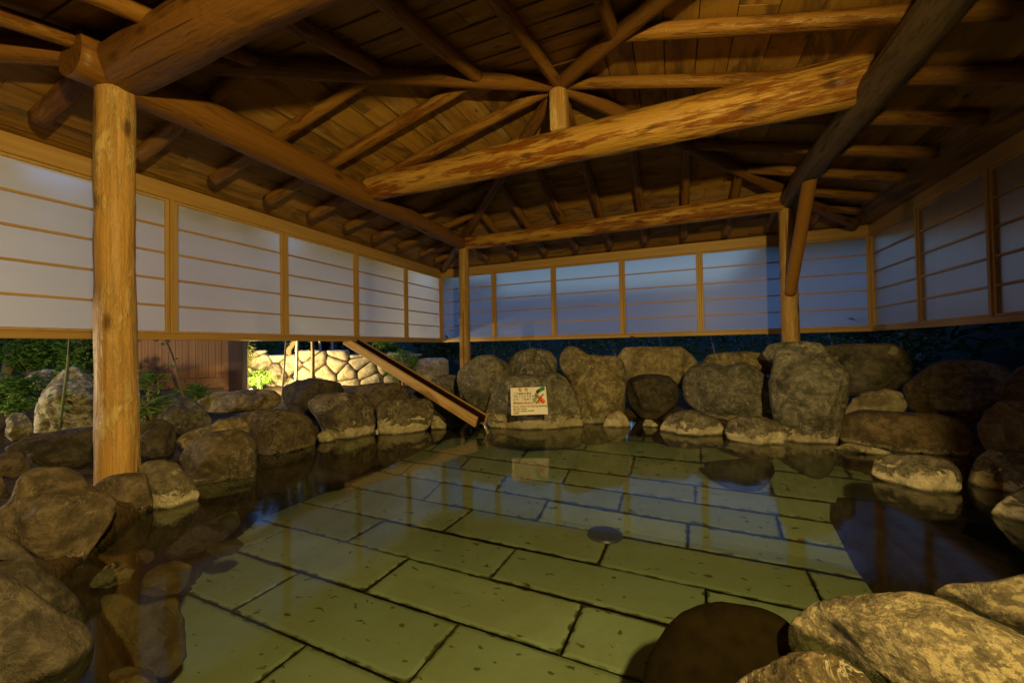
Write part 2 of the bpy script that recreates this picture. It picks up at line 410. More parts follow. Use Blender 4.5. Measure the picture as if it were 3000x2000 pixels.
def slab_mat():
    t = NT('pool_floor_stone'); tc = t.n('ShaderNodeTexCoord'); v = tc.outputs['Object']
    a = t.n('ShaderNodeAttribute', attribute_name='brd')
    big = t.noise(v, 2.3, 5, 0.6, 0.5); fine = t.noise(v, 30, 4, 0.7)
    col = t.mix(a.outputs['Fac'], (0.20, 0.24, 0.235), (0.325, 0.365, 0.34))
    col = t.mix(t.math('MULTIPLY', t.ramp(big, 0.38, 0.62), 0.55), col, (0.20, 0.215, 0.155))
    sp = t.noise(t.mapping(v, (1, 1.7, 1)), 13, 2, 0.5, 0.25)
    col = t.mix(t.math('MULTIPLY', t.ramp(sp, 0.665, 0.70), 0.85), col, (0.05, 0.055, 0.018))
    col = t.mix(t.math('MULTIPLY', t.ramp(fine, 0.5, 0.7), 0.25), col, (0.26, 0.27, 0.15))
    # algae creeping in from the joints
    e = t.n('ShaderNodeAttribute', attribute_name='edge')
    em = t.ramp(t.math('ADD', e.outputs['Fac'], t.math('MULTIPLY', t.math('SUBTRACT', sp, 0.5), 0.9)), 0.80, 1.0)
    col = t.mix(t.math('MULTIPLY', em, 0.9), col, (0.035, 0.045, 0.012))
    t.principled(col, 0.8, t.bump(t.math('ADD', sp, fine), 0.3, 0.006), 0.2)
    return t.m
M['slab'] = slab_mat()

def ground_mat():
    t = NT('ground_earth'); geo = t.n('ShaderNodeNewGeometry'); v = geo.outputs['Position']
    sep = t.n('ShaderNodeSeparateXYZ'); t.l(v, sep.inputs[0])
    big = t.noise(v, 1.3, 5, 0.6); fine = t.noise(v, 25, 5, 0.7); mid = t.noise(v, 7, 5, 0.65, 0.5)
    col = t.mix(t.ramp(big, 0.35, 0.65), (0.045, 0.032, 0.020), (0.095, 0.070, 0.042))
    col = t.mix(t.math('MULTIPLY', t.ramp(fine, 0.5, 0.66), 0.5), col, (0.20, 0.155, 0.09))
    pool = t.mix(t.ramp(mid, 0.38, 0.62), (0.018, 0.011, 0.005), (0.055, 0.032, 0.012))
    col = t.mix(t.ramp(sep.outputs[1], 5.8, 6.6), col, (0.010, 0.012, 0.007))  # litter-toned far ground, darkened in colour to stay dim under the sky
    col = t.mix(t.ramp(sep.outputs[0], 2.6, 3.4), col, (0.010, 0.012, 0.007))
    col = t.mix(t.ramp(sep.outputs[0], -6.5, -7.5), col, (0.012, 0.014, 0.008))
    wet = t.ramp(sep.outputs[2], 0.05, -0.02)
    col = t.mix(wet, col, pool)
    t.principled(col, 0.95, t.bump(t.math('ADD', mid, t.math('MULTIPLY', fine, 0.4)), 0.8, 0.03), 0.04)
    return t.m
M['ground'] = ground_mat()

# ------------------------------------------------------------------ setting: ground, pool floor, water
POOL = np.array([(-1.45, -0.10), (-1.80, 0.35), (-2.15, 0.78), (-2.50, 1.10), (-2.85, 1.50), (-3.25, 2.10), (-3.25, 2.85), (-2.95, 3.45),
                 (-2.6, 4.1), (-1.9, 4.5), (-0.9, 4.66), (-0.2, 4.70), (0.5, 4.48), (1.0, 4.34), (1.45, 4.15), (1.85, 3.7), (1.95, 2.9),
                 (1.95, 2.4), (2.0, 1.9), (1.25, 1.35), (0.72, 1.10), (0.36, 0.86), (0.20, 0.55), (-0.3, 0.20)])
def pool_sd(X, Y):
    """signed distance to the bath's edge in plan, negative inside"""
    n = len(POOL); d = np.full(X.shape, 1e9); ins = np.zeros(X.shape, bool)
    for i in range(n):
        a = POOL[i]; b = POOL[(i + 1) % n]; e = b - a
        wx, wy = X - a[0], Y - a[1]
        t = np.clip((wx * e[0] + wy * e[1]) / (e @ e), 0, 1)
        d = np.minimum(d, np.hypot(wx - t * e[0], wy - t * e[1]))
        c = (a[1] > Y) != (b[1] > Y)
        with np.errstate(divide='ignore', invalid='ignore'):
            xi = (b[0] - a[0]) * (Y - a[1]) / (b[1] - a[1]) + a[0]
        ins ^= c & (X < xi)
    return np.where(ins, -d, d)
FLOOR = -0.55
def floor_z(y):                  # level, then a gentle ramp up towards the back bank
    return FLOOR + 0.28 * np.clip((np.asarray(y, float) - 3.0) / 1.0, 0, 1.25)
def ground_z(X, Y):
    X = np.asarray(X, float); Y = np.asarray(Y, float)
    sd = pool_sd(X, Y)
    P = np.stack([X * 1.1, Y * 1.1, np.zeros_like(X)], -1).reshape(-1, 3)
    nz = fbm(P, 4).reshape(X.shape)
    out = 0.06 + 0.055 * np.minimum(np.maximum(sd, 0), 4.0) + 0.05 * nz + 0.10 * np.clip((sd - 3.0) / 2, 0, 1) + np.clip((sd - 9) / 30, 0, 1) * 6.0 + 5.5 * np.clip((X - 4.3) / 4.5, 0, 1) ** 1.2  # last term: right-hand hill added to block the low sky
    s = np.clip(-sd / 0.14, 0, 1); s = s * s * (3 - 2 * s)
    inside = 0.06 * (1 - s) + (floor_z(Y) - 0.035) * s + 0.02 * nz * (1 - s)
    bench = (X > 0.97) & (Y < 3.40) & (sd < 0) & (sd < -0.05)
    inside = np.where(bench, np.maximum(inside, -0.26 + 0.02 * nz), inside)
    return np.where(sd > 0, out, inside)
def gz(x, y):
    return float(ground_z(np.array([[x]]), np.array([[y]]))[0, 0])

def axis(a, b, fine, lo, hi, coarse):
    mid = np.arange(a, b + 1e-6, fine); L = []; x = a; s = fine
    while x > lo:
        s = min(s * 1.25, coarse); x -= s; L.append(x)
    Rr = []; x = mid[-1]; s = fine
    while x < hi:
        s = min(s * 1.25, coarse); x += s; Rr.append(x)
    return np.concatenate([np.array(L[::-1]), mid, np.array(Rr)])
def grid_mesh(name, xs, ys, zf):
    X, Y = np.meshgrid(xs, ys); Z = zf(X, Y)
    V = np.stack([X, Y, Z], -1).reshape(-1, 3); nx, ny = len(xs), len(ys)
    idx = np.arange(nx * ny).reshape(ny, nx)
    Fc = np.stack([idx[:-1, :-1], idx[:-1, 1:], idx[1:, 1:], idx[1:, :-1]], -1).reshape(-1, 4)
    return mesh(name, V.tolist(), Fc.tolist(), True)
g = link('ground', grid_mesh('ground', axis(-3.4, 2.4, 0.045, -120, 120, 9), axis(0.0, 5.0, 0.045, -120, 120, 9), ground_z), M['ground'])
tag(g, kind='structure')

def build_floor():
    ys = [0.12, 0.52, 0.92, 1.32, 1.72, 2.11, 2.50, 2.94, 3.22, 3.46, 3.69, 4.04, 4.40, 4.75]
    off = [-0.98, -1.55, -0.40 - 1.15, -0.98, -0.46, -1.02, -0.47, -1.05, -0.47, -1.0, -0.45, -0.95, -0.42]
    th = math.radians(-2.6); c, s = math.cos(th), math.sin(th)
    V, Fc, brd, edge = [], [], [], []
    r = random.Random(3)
    for k in range(len(ys) - 1):
        SL = 1.15 if ys[k] < 2.9 else 1.08
        x = off[k] - SL * 4
        while x < 2.0:
            x0, x1 = x + 0.006, x + SL - 0.006; y0, y1 = ys[k] + 0.007, ys[k + 1] - 0.007
            x += SL
            lim_x = 0.95 if ys[k] < 3.4 else 1.35
            if x0 > lim_x - 0.05: continue
            nx, ny = 12, 6
            b = r.random(); dz = r.uniform(-0.004, 0.004); base = len(V)
            xe = min(x1, lim_x)
            for j in range(ny + 1):
                for i in range(nx + 1):
                    u = i / nx; v = j / ny
                    u = 0.5 - 0.5 * math.cos(math.pi * u); v = 0.5 - 0.5 * math.cos(math.pi * v)
                    px = x0 + (xe - x0) * u; py = y0 + (y1 - y0) * v
                    em = min(px - x0, xe - px, py - y0, y1 - py)
                    px += 0.8; py -= 2.5
                    V.append((px * c - py * s - 0.8, px * s + py * c + 2.5, float(floor_z(px * s + py * c + 2.5)) + dz - (0.006 if em < 1e-4 else 0)))
                    brd.append(b); edge.append(max(0.0, 1 - em / 0.06))
            for j in range(ny):
                for i in range(nx):
                    q = base + j * (nx + 1) + i
                    Fc.append((q, q + 1, q + nx + 2, q + nx + 1))
    keep = []
    sd = pool_sd(np.array([v[0] for v in V]), np.array([v[1] for v in V]))
    for f in Fc:
        if max(sd[list(f)]) < -0.02: keep.append(f)
    me = mesh('pool_floor', V, keep, False)
    for nm, dat in (('brd', brd), ('edge', edge)):
        a = me.attributes.new(nm, 'FLOAT', 'POINT'); a.data.foreach_set('value', dat)
    o = link('pool_floor', me, M['slab']); tag(o, kind='structure')
build_floor()

_a = POOL; WDIR = 1 if sum(_a[i][0] * _a[(i + 1) % len(_a)][1] - _a[(i + 1) % len(_a)][0] * _a[i][1] for i in range(len(_a))) > 0 else -1
wpoly = np.array(POOL); cen = wpoly.mean(0)
big = [(cen + (p - cen) * 1.0 + (p - cen) / np.linalg.norm(p - cen) * 0.10) for p in wpoly]
w = link('pool_water', mesh('pool_water', [(p[0], p[1], 0.0) for p in big], [tuple(range(len(big)))[::WDIR]]), M['water'])
tag(w, kind='structure')

# ------------------------------------------------------------------ the pavilion
PXL, PXR, PYF, PYB = -2.724, 1.122, 1.149, 4.924
CX, CY = (PXL + PXR) / 2, (PYF + PYB) / 2
WXL, WXR, WYB, WYF = -3.794, 2.199, 6.0, 0.08
ZB = CAMZ + 1.468; S = 0.25
ORG = Vector((CX, CY, 0))
pav = empty('bath_pavilion', ORG, 'open timber bath pavilion with log posts, rafters and translucent screens around rock pool', 'pavilion')

def log(name, A, B, ra, rb, mat, parent=pav, sides=20, wob=0.05, flat=0.0, bend=0.0, seed=0, org=ORG, label=None):
    A = Vector(A); B = Vector(B); d = B - A; L = d.length
    z = d.normalized(); x = z.cross(Vector((0, 0, 1)))
    if x.length < 0.05: x = Vector((1, 0, 0))
    x.normalize(); y = z.cross(x)
    n = max(6, int(L / 0.05)); V = []
    t = np.linspace(0, 1, n + 1); a = np.linspace(0, 2 * math.pi, sides, endpoint=False)
    T, AA = np.meshgrid(t, a, indexing='ij')
    R0 = ra + (rb - ra) * T
    P = np.stack([np.cos(AA) * 1.5, np.sin(AA) * 1.5, T * L * 1.3 + seed * 9.7], -1).reshape(-1, 3)
    nz = fbm(P, 4).reshape(T.shape)
    P2 = np.stack([np.cos(AA) * 5, np.sin(AA) * 5, T * L * 6 + seed * 3.1], -1).reshape(-1, 3)
    nf = vnoise(P2).reshape(T.shape)
    Rr = R0 * (1 + wob * nz * 1.8 + wob * 0.35 * nf)
    cxs = np.interp(t, t, vnoise(np.stack([t * L * 0.8, np.full_like(t, seed * 5.3), t * 0], -1))) * wob * max(ra, rb) * 1.2
    X = Rr * np.cos(AA) + cxs[:, None]; Y = Rr * np.sin(AA) * (1 - flat) + bend * np.sin(math.pi * T)
    Z = T * L
    V = np.stack([X, Y, Z], -1).reshape(-1, 3)
    idx = np.arange((n + 1) * sides).reshape(n + 1, sides); i2 = np.roll(idx, -1, 1)
    Fc = np.stack([idx[:-1], i2[:-1], i2[1:], idx[1:]], -1).reshape(-1, 4).tolist()
    Fc.append(tuple(idx[0][::-1])); Fc.append(tuple(idx[-1]))
    me = mesh(name, V.tolist(), Fc, True)
    me.polygons[len(Fc) - 1].use_smooth = False; me.polygons[len(Fc) - 2].use_smooth = False
    o = link(name, me, mat, parent)
    m = Matrix((x, y, z)).transposed().to_4x4(); m.translation = A - (org if parent is not None else Vector())
    o.matrix_local = m
    if label: o['label'] = label
    return o

# posts
log('post', (PXL, PYF, 0.06), (PXL, PYF, ZB - 0.02), 0.090, 0.078, M['post'], wob=0.10, seed=1, sides=28)
log('post', (PXL, PYB, 0.10), (PXL, PYB, ZB - 0.03), 0.078, 0.072, M['post'], seed=2, wob=0.03)
log('post', (PXR, PYB, 0.10), (PXR, PYB, ZB - 0.03), 0.086, 0.074, M['post'], seed=3, wob=0.03)
log('post', (PXR, PYF, 0.10), (PXR, PYF, ZB - 0.03), 0.10, 0.09, M['post'], seed=4, wob=0.04)
# ring beams
log('ring_beam', (PXL, PYF - 0.17, ZB + 0.03), (PXL, PYB + 0.12, ZB), 0.118, 0.082, M['beam'], seed=5, wob=0.06)
log('ring_beam', (PXL - 0.10, PYB, ZB), (PXR + 0.10, PYB, ZB + 0.01), 0.086, 0.108, M['beamworn'], seed=6, wob=0.07)
log('ring_beam', (PXR, PYB + 0.14, ZB), (PXR, PYF - 0.6, ZB + 0.02), 0.092, 0.112, M['beamdark'], seed=7, wob=0.08, label='weathered grey brown ring beam')
log('ring_beam', (PXL + 0.02, PYF, ZB + 0.04), (PXR + 0.2, PYF, ZB + 0.10), 0.120, 0.150, M['beam'], seed=8, wob=0.07)
# tie beam, king post
log('tie_beam', (PXL + 0.02, CY, CAMZ + 1.555), (PXR - 0.02, CY, CAMZ + 1.575), 0.112, 0.148, M['beamworn'], seed=9, wob=0.06, label='thick worn tie log across the middle')
mb = MB(ORG); mb.box((CX - 0.066, CY - 0.066, CAMZ + 1.68), (CX + 0.066, CY + 0.066, CAMZ + 2.045), 0.022); mb.build('king_post', M['post'], pav)
# brace sleeve on the far right post
log('brace', (PXR - 0.005, 4.12, ZB - 0.02), (PXR - 0.005, 4.885, CAMZ + 0.50), 0.056, 0.053, M['brace'], wob=0.004, seed=10, label='smooth brown sleeve over the knee brace')

# rafters (square hip roof, all four slopes)
ZR = CAMZ + 1.60                     # rafter axis above the ring beams
def raf_z(off):                      # off: distance outward from the ring beam line
    return ZR - S * off
RR = 0.047
half = (PXR - PXL) / 2; halfy = (PYB - PYF) / 2
sd_ = 30
for k in range(-4, 5):
    dx = k * 0.479
    for side in (0, 1, 2, 3):
        sd_ += 1
        inn = half - abs(dx) - 0.02
        if abs(k) == 4: inn = 0.02
        jit = random.uniform(-0.012, 0.012)
        oe = 0.76 + random.uniform(-0.02, 0.02)
        ra, rb = RR * random.uniform(0.95, 1.1), RR * random.uniform(0.85, 1.0)
        if side == 0:   A = (PXL - oe, CY + dx + jit, raf_z(oe)); B = (PXL + inn, CY + dx + jit, raf_z(-inn))
        elif side == 1: A = (CX + dx + jit, PYB + oe, raf_z(oe)); B = (CX + dx + jit, PYB - inn, raf_z(-inn))
        elif side == 2: A = (PXR + oe, CY + dx + jit, raf_z(oe)); B = (PXR - inn, CY + dx + jit, raf_z(-inn))
        else:           A = (CX + dx + jit, PYF - oe, raf_z(oe)); B = (CX + dx + jit, PYF + inn, raf_z(-inn))
        log('rafter', A, B, ra, rb, M['rafter'], seed=sd_, wob=0.05, sides=14)
for sx, sy in ((-1, -1), (-1, 1), (1, -1), (1, 1)):
    sd_ += 1
    e = half + 0.86
    log('hip_rafter', (CX + sx * e, CY + sy * (halfy + 0.86), raf_z(0.86) - 0.02), (CX + sx * 0.02, CY + sy * 0.02, raf_z(-half) - 0.02), 0.062, 0.054, M['beam'], seed=sd_, wob=0.05, sides=16)
    for q in (0, 1):                 # short jack rafters between hip and eave
        for dd in (0.42,):
            a = half + dd
            if q == 0: A = (CX + sx * (half + 0.76), CY + sy * a, raf_z(0.76)); B = (CX + sx * a, CY + sy * a, raf_z(dd))
            else:      A = (CX + sx * a, CY + sy * (halfy + 0.76), raf_z(0.76)); B = (CX + sx * a, CY + sy * a, raf_z(dd))
            sd_ += 1
            log('jack_rafter', A, B, RR, RR * 0.9, M['rafter'], seed=sd_, wob=0.05, sides=14)

# roof boarding: four slopes of lapped boards parallel to the eaves
def slope(side):
    E_ = half + 1.38; zB = CAMZ + 1.652
    V, Fc, UV, BR = [], [], [], []
    r = random.Random(40 + side)
    bw = 0.20 / math.sqrt(1 + S * S)
    d = E_; row = 0
    ax = {0: ((-1, 0), (0, 1)), 1: ((0, 1), (1, 0)), 2: ((1, 0), (0, 1)), 3: ((0, -1), (1, 0))}[side]
    out = Vector((*ax[0], 0)); al = Vector((*ax[1], 0))
    while d > 0.02:
        d1 = max(d - bw + 0.005, 0.0)
        w0, w1 = d, d1
        x = -w0; cuts = [-w0]
        x = -w0 - r.uniform(0, 1.6)
        while x < w0:
            x += r.choice((1.82, 1.82, 0.91, 1.36))
            if -w0 + 0.25 < x < w0 - 0.25: cuts.append(x)
        cuts.append(w0)
        for a, b in zip(cuts[:-1], cuts[1:]):
            ga = 0.0015; a2, b2 = a + ga, b - ga
            pts = []
            rn = r.random(); dz = r.uniform(-0.0015, 0.0015)
            def zz(dd): return zB - S * (dd - half)
            for (dd, wl, lift) in ((d - 0.001, w0, 0.0), (d1, w1, 0.009)):
                for xx in (a2, b2):
                    xc_ = max(-wl, min(wl, xx))
                    for up in (0.0, 0.020):
                        p = out * dd + al * xc_
                        pts.append((p.x, p.y, zz(dd) + lift + up + dz))
            base = len(V); V += pts
            # index: dd(2) x xx(2) x up(2)
            f = [(0, 2, 6, 4), (1, 5, 7, 3), (0, 1, 3, 2), (4, 6, 7, 5), (0, 4, 5, 1), (2, 3, 7, 6)]
            for q in f:
                Fc.append([base + i for i in q])
                for i in q:
                    p = Vector(pts[i]); UV.append((p.dot(al) + 50 * 0, p.dot(out)))
                BR += [rn]
        d -= bw; row += 1
    me = mesh('roof_boarding', V, Fc)
    uvl = me.uv_layers.new(name='UVMap')
    uvl.data.foreach_set('uv', [c for uv in UV for c in uv])
    at_ = me.attributes.new('brd', 'FLOAT', 'FACE'); at_.data.foreach_set('value', BR)
    link('roof_boarding', me, M['plank'], pav)
    # unseen skin above the boards, added to block light
    zt = lambda dd: CAMZ + 1.652 - S * (dd - half) + 0.05
    p0 = out * E_ - al * E_; p1 = out * E_ + al * E_
    Vs = [(p0.x, p0.y, zt(E_)), (p1.x, p1.y, zt(E_)), (0, 0, zt(0)), (p0.x, p0.y, zt(E_) + .05), (p1.x, p1.y, zt(E_) + .05), (0, 0, zt(0) + .05)]
    link('roof_light_block', mesh('roof_light_block', Vs, [(0, 1, 2), (5, 4, 3), (0, 3, 4, 1)]), M['fencedark'], pav)
for s_ in range(4): slope(s_)

# screens: header board, bottom rail and framed translucent panels
ZT, ZBOT = CAMZ + 1.255, CAMZ + 0.114
def panel(axis_, a, b, c, name='screen_panel'):
    """panel along axis_ from a to b in the plane at c"""
    inw = {('y', WXL): 1, ('x', WYB): -1, ('y', WXR): -1}[(axis_, c)]
    def P(u, off, z):                # off: distance into the pavilion
        return (c + inw * off, u, z) if axis_ == 'y' else (u, c + inw * off, z)
    org = Vector(P((a + b) / 2, 0, (ZT + ZBOT) / 2))
    fm = M['framez']
    mb = MB(org)
    def bx(mb, u0, u1, o0, o1, z0, z1, bev=0.003):
        p, q = Vector(P(u0, o0, z0)), Vector(P(u1, o1, z1))
        mb.box([min(p[i], q[i]) for i in range(3)], [max(p[i], q[i]) for i in range(3)], bev)
    sw = 0.030
    ro = [(a + 0.003, ZBOT + 0.051), (b - 0.003, ZBOT + 0.051), (b - 0.003, ZT - 0.001), (a + 0.003, ZT - 0.001)]
    ri = [(a + sw, ZBOT + 0.070), (b - sw, ZBOT + 0.070), (b - sw, ZT - 0.022), (a + sw, ZT - 0.022)]
    V = []
    for o_ in (-0.014, 0.020):
        for u, z in ro + ri: V.append(Vector(P(u, o_, z)) - org)
    Fc = []
    for i in range(4):
        j = (i + 1) % 4
        Fc += [(i, j, 4 + j, 4 + i), (8 + i, 12 + i, 12 + j, 8 + j), (i, 8 + i, 8 + j, j), (4 + i, 4 + j, 12 + j, 12 + i)]
    bm = bmesh.new(); bm.from_mesh(mesh(name, V, Fc)); bmesh.ops.recalc_face_normals(bm, faces=bm.faces)
    bmesh.ops.bevel(bm, geom=[e for e in bm.edges if e.calc_face_angle(0) > 1], offset=0.003, segments=2, affect='EDGES', profile=0.5)
    me = bpy.data.meshes.new(name); bm.to_mesh(me); bm.free()
    fr = link(name, me, fm, pav, org - ORG)
    v = [Vector(P(u, 0.0, z)) - org for u, z in ((a + sw * 0.7, ZBOT + 0.06), (b - sw * 0.7, ZBOT + 0.06), (b - sw * 0.7, ZT - 0.012), (a + sw * 0.7, ZT - 0.012))]
    link('pane', mesh('pane', v, [(0, 1, 2, 3)]), M['screen'], fr)
    for k in range(1, 5):
        z = ZBOT + 0.061 + (ZT - 0.012 - ZBOT - 0.061) * k / 5
        mb = MB(org); bx(mb, a + sw, b - sw, 0.002, 0.016, z - 0.0085, z + 0.0085, 0.002)
        mb.build('muntin', M['frame' + axis_], fr)
    # upright cover strip over each joint
    return fr
LY = [-0.08, 0.92, 1.945, 2.962, 3.98, 5.01, 6.0]
for a, b in zip(LY[:-1], LY[1:]): panel('y', a + 0.012, b - (0.0 if b < 6 else 0.011) - 0.012, WXL)
BX = [WXL, -2.757, -1.73, -0.69, 0.34, 1.315, WXR]
for a, b in zip(BX[:-1], BX[1:]): panel('x', a + (0.011 if a == WXL else 0) + 0.012, b - (0.011 if b == WXR else 0) - 0.012, WYB)
RY = [0.05, 1.05, 2.05, 3.05, 4.06, 5.004, 6.0]
for a, b in zip(RY[:-1], RY[1:]): panel('y', a + 0.012, b - (0.011 if b == 6 else 0) - 0.012, WXR)
mb = MB(ORG)
for y in LY[1:-1]:
    mbp = MB(ORG); mbp.box((WXL - 0.02, y - 0.014, ZBOT + 0.05), (WXL + 0.032, y + 0.014, ZT), 0.003)
    mbp.build('screen_post', M['framez'], pav)
for x in BX[1:-1]:
    mbp = MB(ORG); mbp.box((x - 0.014, WYB - 0.032, ZBOT + 0.05), (x + 0.014, WYB + 0.02, ZT), 0.003)
    mbp.build('screen_post', M['framez'], pav)
for y in RY[1:-1]:
    mbp = MB(ORG); mbp.box((WXR - 0.032, y - 0.014, ZBOT + 0.05), (WXR + 0.02, y + 0.014, ZT), 0.003)
    mbp.build('screen_post', M['framez'], pav)
for cx_, cy_ in ((WXL, WYB), (WXR, WYB)):
    mbp = MB(ORG); mbp.box((cx_ - 0.024, cy_ - 0.024, ZBOT + 0.05), (cx_ + 0.024, cy_ + 0.024, ZT), 0.003); mbp.build('corner_post', M['framez'], pav)
for nm, z0, z1, o0, o1 in (('header_board', ZT + 0.001, ZT + 0.128, -0.02, 0.026), ('bottom_rail', ZBOT, ZBOT + 0.0495, -0.024, 0.030)):
    mb = MB(ORG); mb.box((WXL - 0.024, LY[0], z0), (WXL + o1, WYB + 0.02, z1), 0.004); mb.build(nm, M['framey'], pav)
    mb = MB(ORG); mb.box((WXL + o1 + 0.001, WYB - o1, z0), (WXR - o1 - 0.001, WYB + 0.024, z1), 0.004); mb.build(nm, M['framex'], pav)
    mb = MB(ORG); mb.box((WXR - o1, RY[0], z0), (WXR + 0.024, WYB + 0.02, z1), 0.004); mb.build(nm, M['framey'], pav)
# hangers carrying the screens from the eave corners down to the ground, out of sight behind the rocks

# ------------------------------------------------------------------ rocks
_ico = {}
def ico(sub):
    if sub not in _ico:
        bm = bmesh.new(); bmesh.ops.create_icosphere(bm, subdivisions=sub, radius=1.0)
        _ico[sub] = (np.array([v.co[:] for v in bm.verts]), [tuple(v.index for v in f.verts) for f in bm.faces]); bm.free()
    return _ico[sub]

RID = [0]
def rock(tagc, pts, mat, label, D=None, wl=False, thick=0.8, name='boulder', sub=5, rough=0.05, box=0.75, down=None, cat='boulder', group='boulders around the bath', zw=0.0, facet=0.8):
    """a boulder whose outline was measured on the photograph; it stands at depth D (or where its foot meets the water),
    with its own thickness, facets and roughness"""
    RID[0] += 1; seed = RID[0]
    P = np.array([src(tagc, *q) for q in pts]); 
    x0, x1 = P[:, 0].min(), P[:, 0].max(); y0, y1 = P[:, 1].min(), P[:, 1].max()
    c = np.array([(x0 + x1) / 2, (y0 + y1) / 2])
    if wl:
        foot = P[P[:, 1].argmax()]
        Dw = (at_z(foot, zw) - CAM).dot(AX_F)
        rad = 0.5 * math.sqrt((x1 - x0) * (y1 - y0)) / FPX * Dw
        D = Dw + 0.62 * thick * rad
        if down is None: down = 1.7
    down = down or 1.0
    C = at(c, D); n = (CAM - C).normalized()
    U = Vector((0, 0, 1)).cross(n).normalized(); Vv = n.cross(U)
    q = []
    for p in P:
        d = ray(p); t = (C - CAM).dot(n) / d.dot(n); X = CAM + d * t - C
        q.append((X.dot(U), X.dot(Vv)))
    q = np.array(q); q[:, 1] = np.where(q[:, 1] < 0, q[:, 1] * down, q[:, 1])
    # dense outline
    e = np.concatenate([q, q[:1]]); dense = []
    for i in range(len(q)):
        for s in np.linspace(0, 1, 40, endpoint=False): dense.append(e[i] * (1 - s) + e[i + 1] * s)
    dense = np.array(dense)
    th = np.arctan2(dense[:, 1], dense[:, 0]); rr = np.hypot(dense[:, 0], dense[:, 1])
    nb = 180; prof = np.zeros(nb); bins = ((th + math.pi) / (2 * math.pi) * nb).astype(int) % nb
    for b_, r_ in zip(bins, rr): prof[b_] = max(prof[b_], r_)
    bad = prof == 0
    if bad.any():
        ii = np.arange(nb); prof = np.interp(ii, ii[~bad], prof[~bad], period=nb)
    ker = np.exp(-np.linspace(-2, 2, 9) ** 2); ker /= ker.sum()
    prof = np.convolve(np.concatenate([prof[-8:], prof, prof[:8]]), ker, 'same')[8:-8]
    Vs, Fs = ico(sub)
    ang = np.arctan2(Vs[:, 1], Vs[:, 0]); pr = np.interp((ang + math.pi) / (2 * math.pi) * nb - 0.5, np.arange(nb), prof, period=nb)
    w = Vs[:, 2]; ct = np.sqrt(np.clip(1 - w * w, 0, 1))
    rad = math.sqrt(np.ptp(q[:, 0]) * np.ptp(q[:, 1])) / 2; tz = thick * rad
    cr = ct ** box; sw = np.sign(w) * np.abs(w) ** 0.9
    X = np.stack([np.cos(ang) * pr * cr, np.sin(ang) * pr * cr, sw * tz], -1)
    # facets on the near and far faces
    rs = np.random.default_rng(seed * 7 + 1)
    for k in range(12):
        nn = rs.normal(size=3); nn[2] = abs(nn[2]) * 1.0 + 0.35; nn /= np.linalg.norm(nn)
        if k % 3 == 2: nn[2] *= -1
        pd = X @ nn; lim = np.quantile(pd, 0.91) * rs.uniform(0.86, 0.99)
        X -= np.outer(np.clip(pd - lim, 0, None) * facet * (1 - ct ** 10), nn)
    nrm = X / (np.linalg.norm(X, axis=1, keepdims=True) + 1e-9)
    Q = X / rad
    d = rough * rad * (1.1 * fbm(Q * 1.5 + seed * 3.17, 3) + 0.6 * fbm(Q * 4.5 + seed, 5, 0.62) - 0.7 * np.clip(0.10 - np.abs(vnoise(Q * 2.6 + seed * 1.7)), 0, 1) * 4)
    X = X + nrm * d[:, None]
    m = Matrix((U, Vv, n)).transposed().to_4x4()
    Wd = (np.array(m.to_3x3()) @ X.T).T
    # hold the object upright: local axes are the world's, origin at the foot
    zmin = Wd[:, 2].min(); base = Vector((C.x, C.y, C.z + zmin)); Wd[:, 2] -= zmin
    me = mesh(name, Wd.tolist(), Fs, True)
    o = link(name, me, M[mat], None, base)
    return tag(o, label, cat, group)

GB = 'boulders around the bath'
# left bank
rock('B', [(-40, 470), (10, 405), (60, 370), (130, 200), (240, 148), (420, 150), (520, 185), (580, 250), (700, 310), (775, 375), (740, 470), (660, 610), (570, 750), (490, 930), (430, 900), (330, 800), (200, 710), (80, 650), (-80, 620)], 'r_brown', 'large smooth brown boulder with angular right shoulder, left of the near post foot', D=1.55, thick=0.7, rough=0.035, sub=6)
rock('B', [(-160, 560), (-60, 560), (20, 605), (110, 650), (220, 740), (330, 840), (430, 930), (500, 1010), (550, 1100), (560, 1180), (480, 1260), (300, 1260), (0, 1150), (-160, 1000)], 'r_dark', 'dark boulder wedged below the large smooth brown boulder at left edge', D=1.22, thick=0.6, rough=0.03)
rock('B', [(-250, 860), (-60, 850), (60, 865), (150, 915), (260, 1000), (400, 1090), (510, 1150), (590, 1200), (618, 1300), (605, 1400), (560, 1500), (500, 1580), (400, 1720), (100, 1850), (-250, 1850)], 'r_dark', 'rounded dark boulder with pale waterline rim in bottom left corner', D=1.02, thick=0.6, rough=0.03, sub=6)
rock('A', [(600, 1190), (660, 1135), (720, 1105), (820, 1085), (960, 1080), (1015, 1130), (1037, 1200), (1022, 1280), (990, 1340), (900, 1400), (800, 1425), (740, 1400), (700, 1300)], 'r_brown', 'small brown rock under the foot of the near left post', D=2.02, thick=0.9, rough=0.03)
rock('A', [(900, 1100), (925, 1030), (1000, 1003), (1090, 998), (1160, 1015), (1215, 1080), (1270, 1150), (1306, 1220), (1300, 1285), (1230, 1365), (1130, 1420), (1050, 1430), (1005, 1380), (1000, 1280), (980, 1180)], 'r_white', 'black and white crusted rock beside the near left post foot', D=2.12, thick=0.7, rough=0.04)
rock('A', [(1165, 1000), (1200, 930), (1260, 870), (1400, 820), (1560, 800), (1650, 830), (1688, 900), (1682, 1000), (1672, 1085), (1550, 1115), (1400, 1140), (1300, 1155), (1240, 1090), (1190, 1050)], 'r_brown', 'squarish rough brown rock at water edge right of near post', wl=True, thick=0.9, rough=0.06, box=0.55)
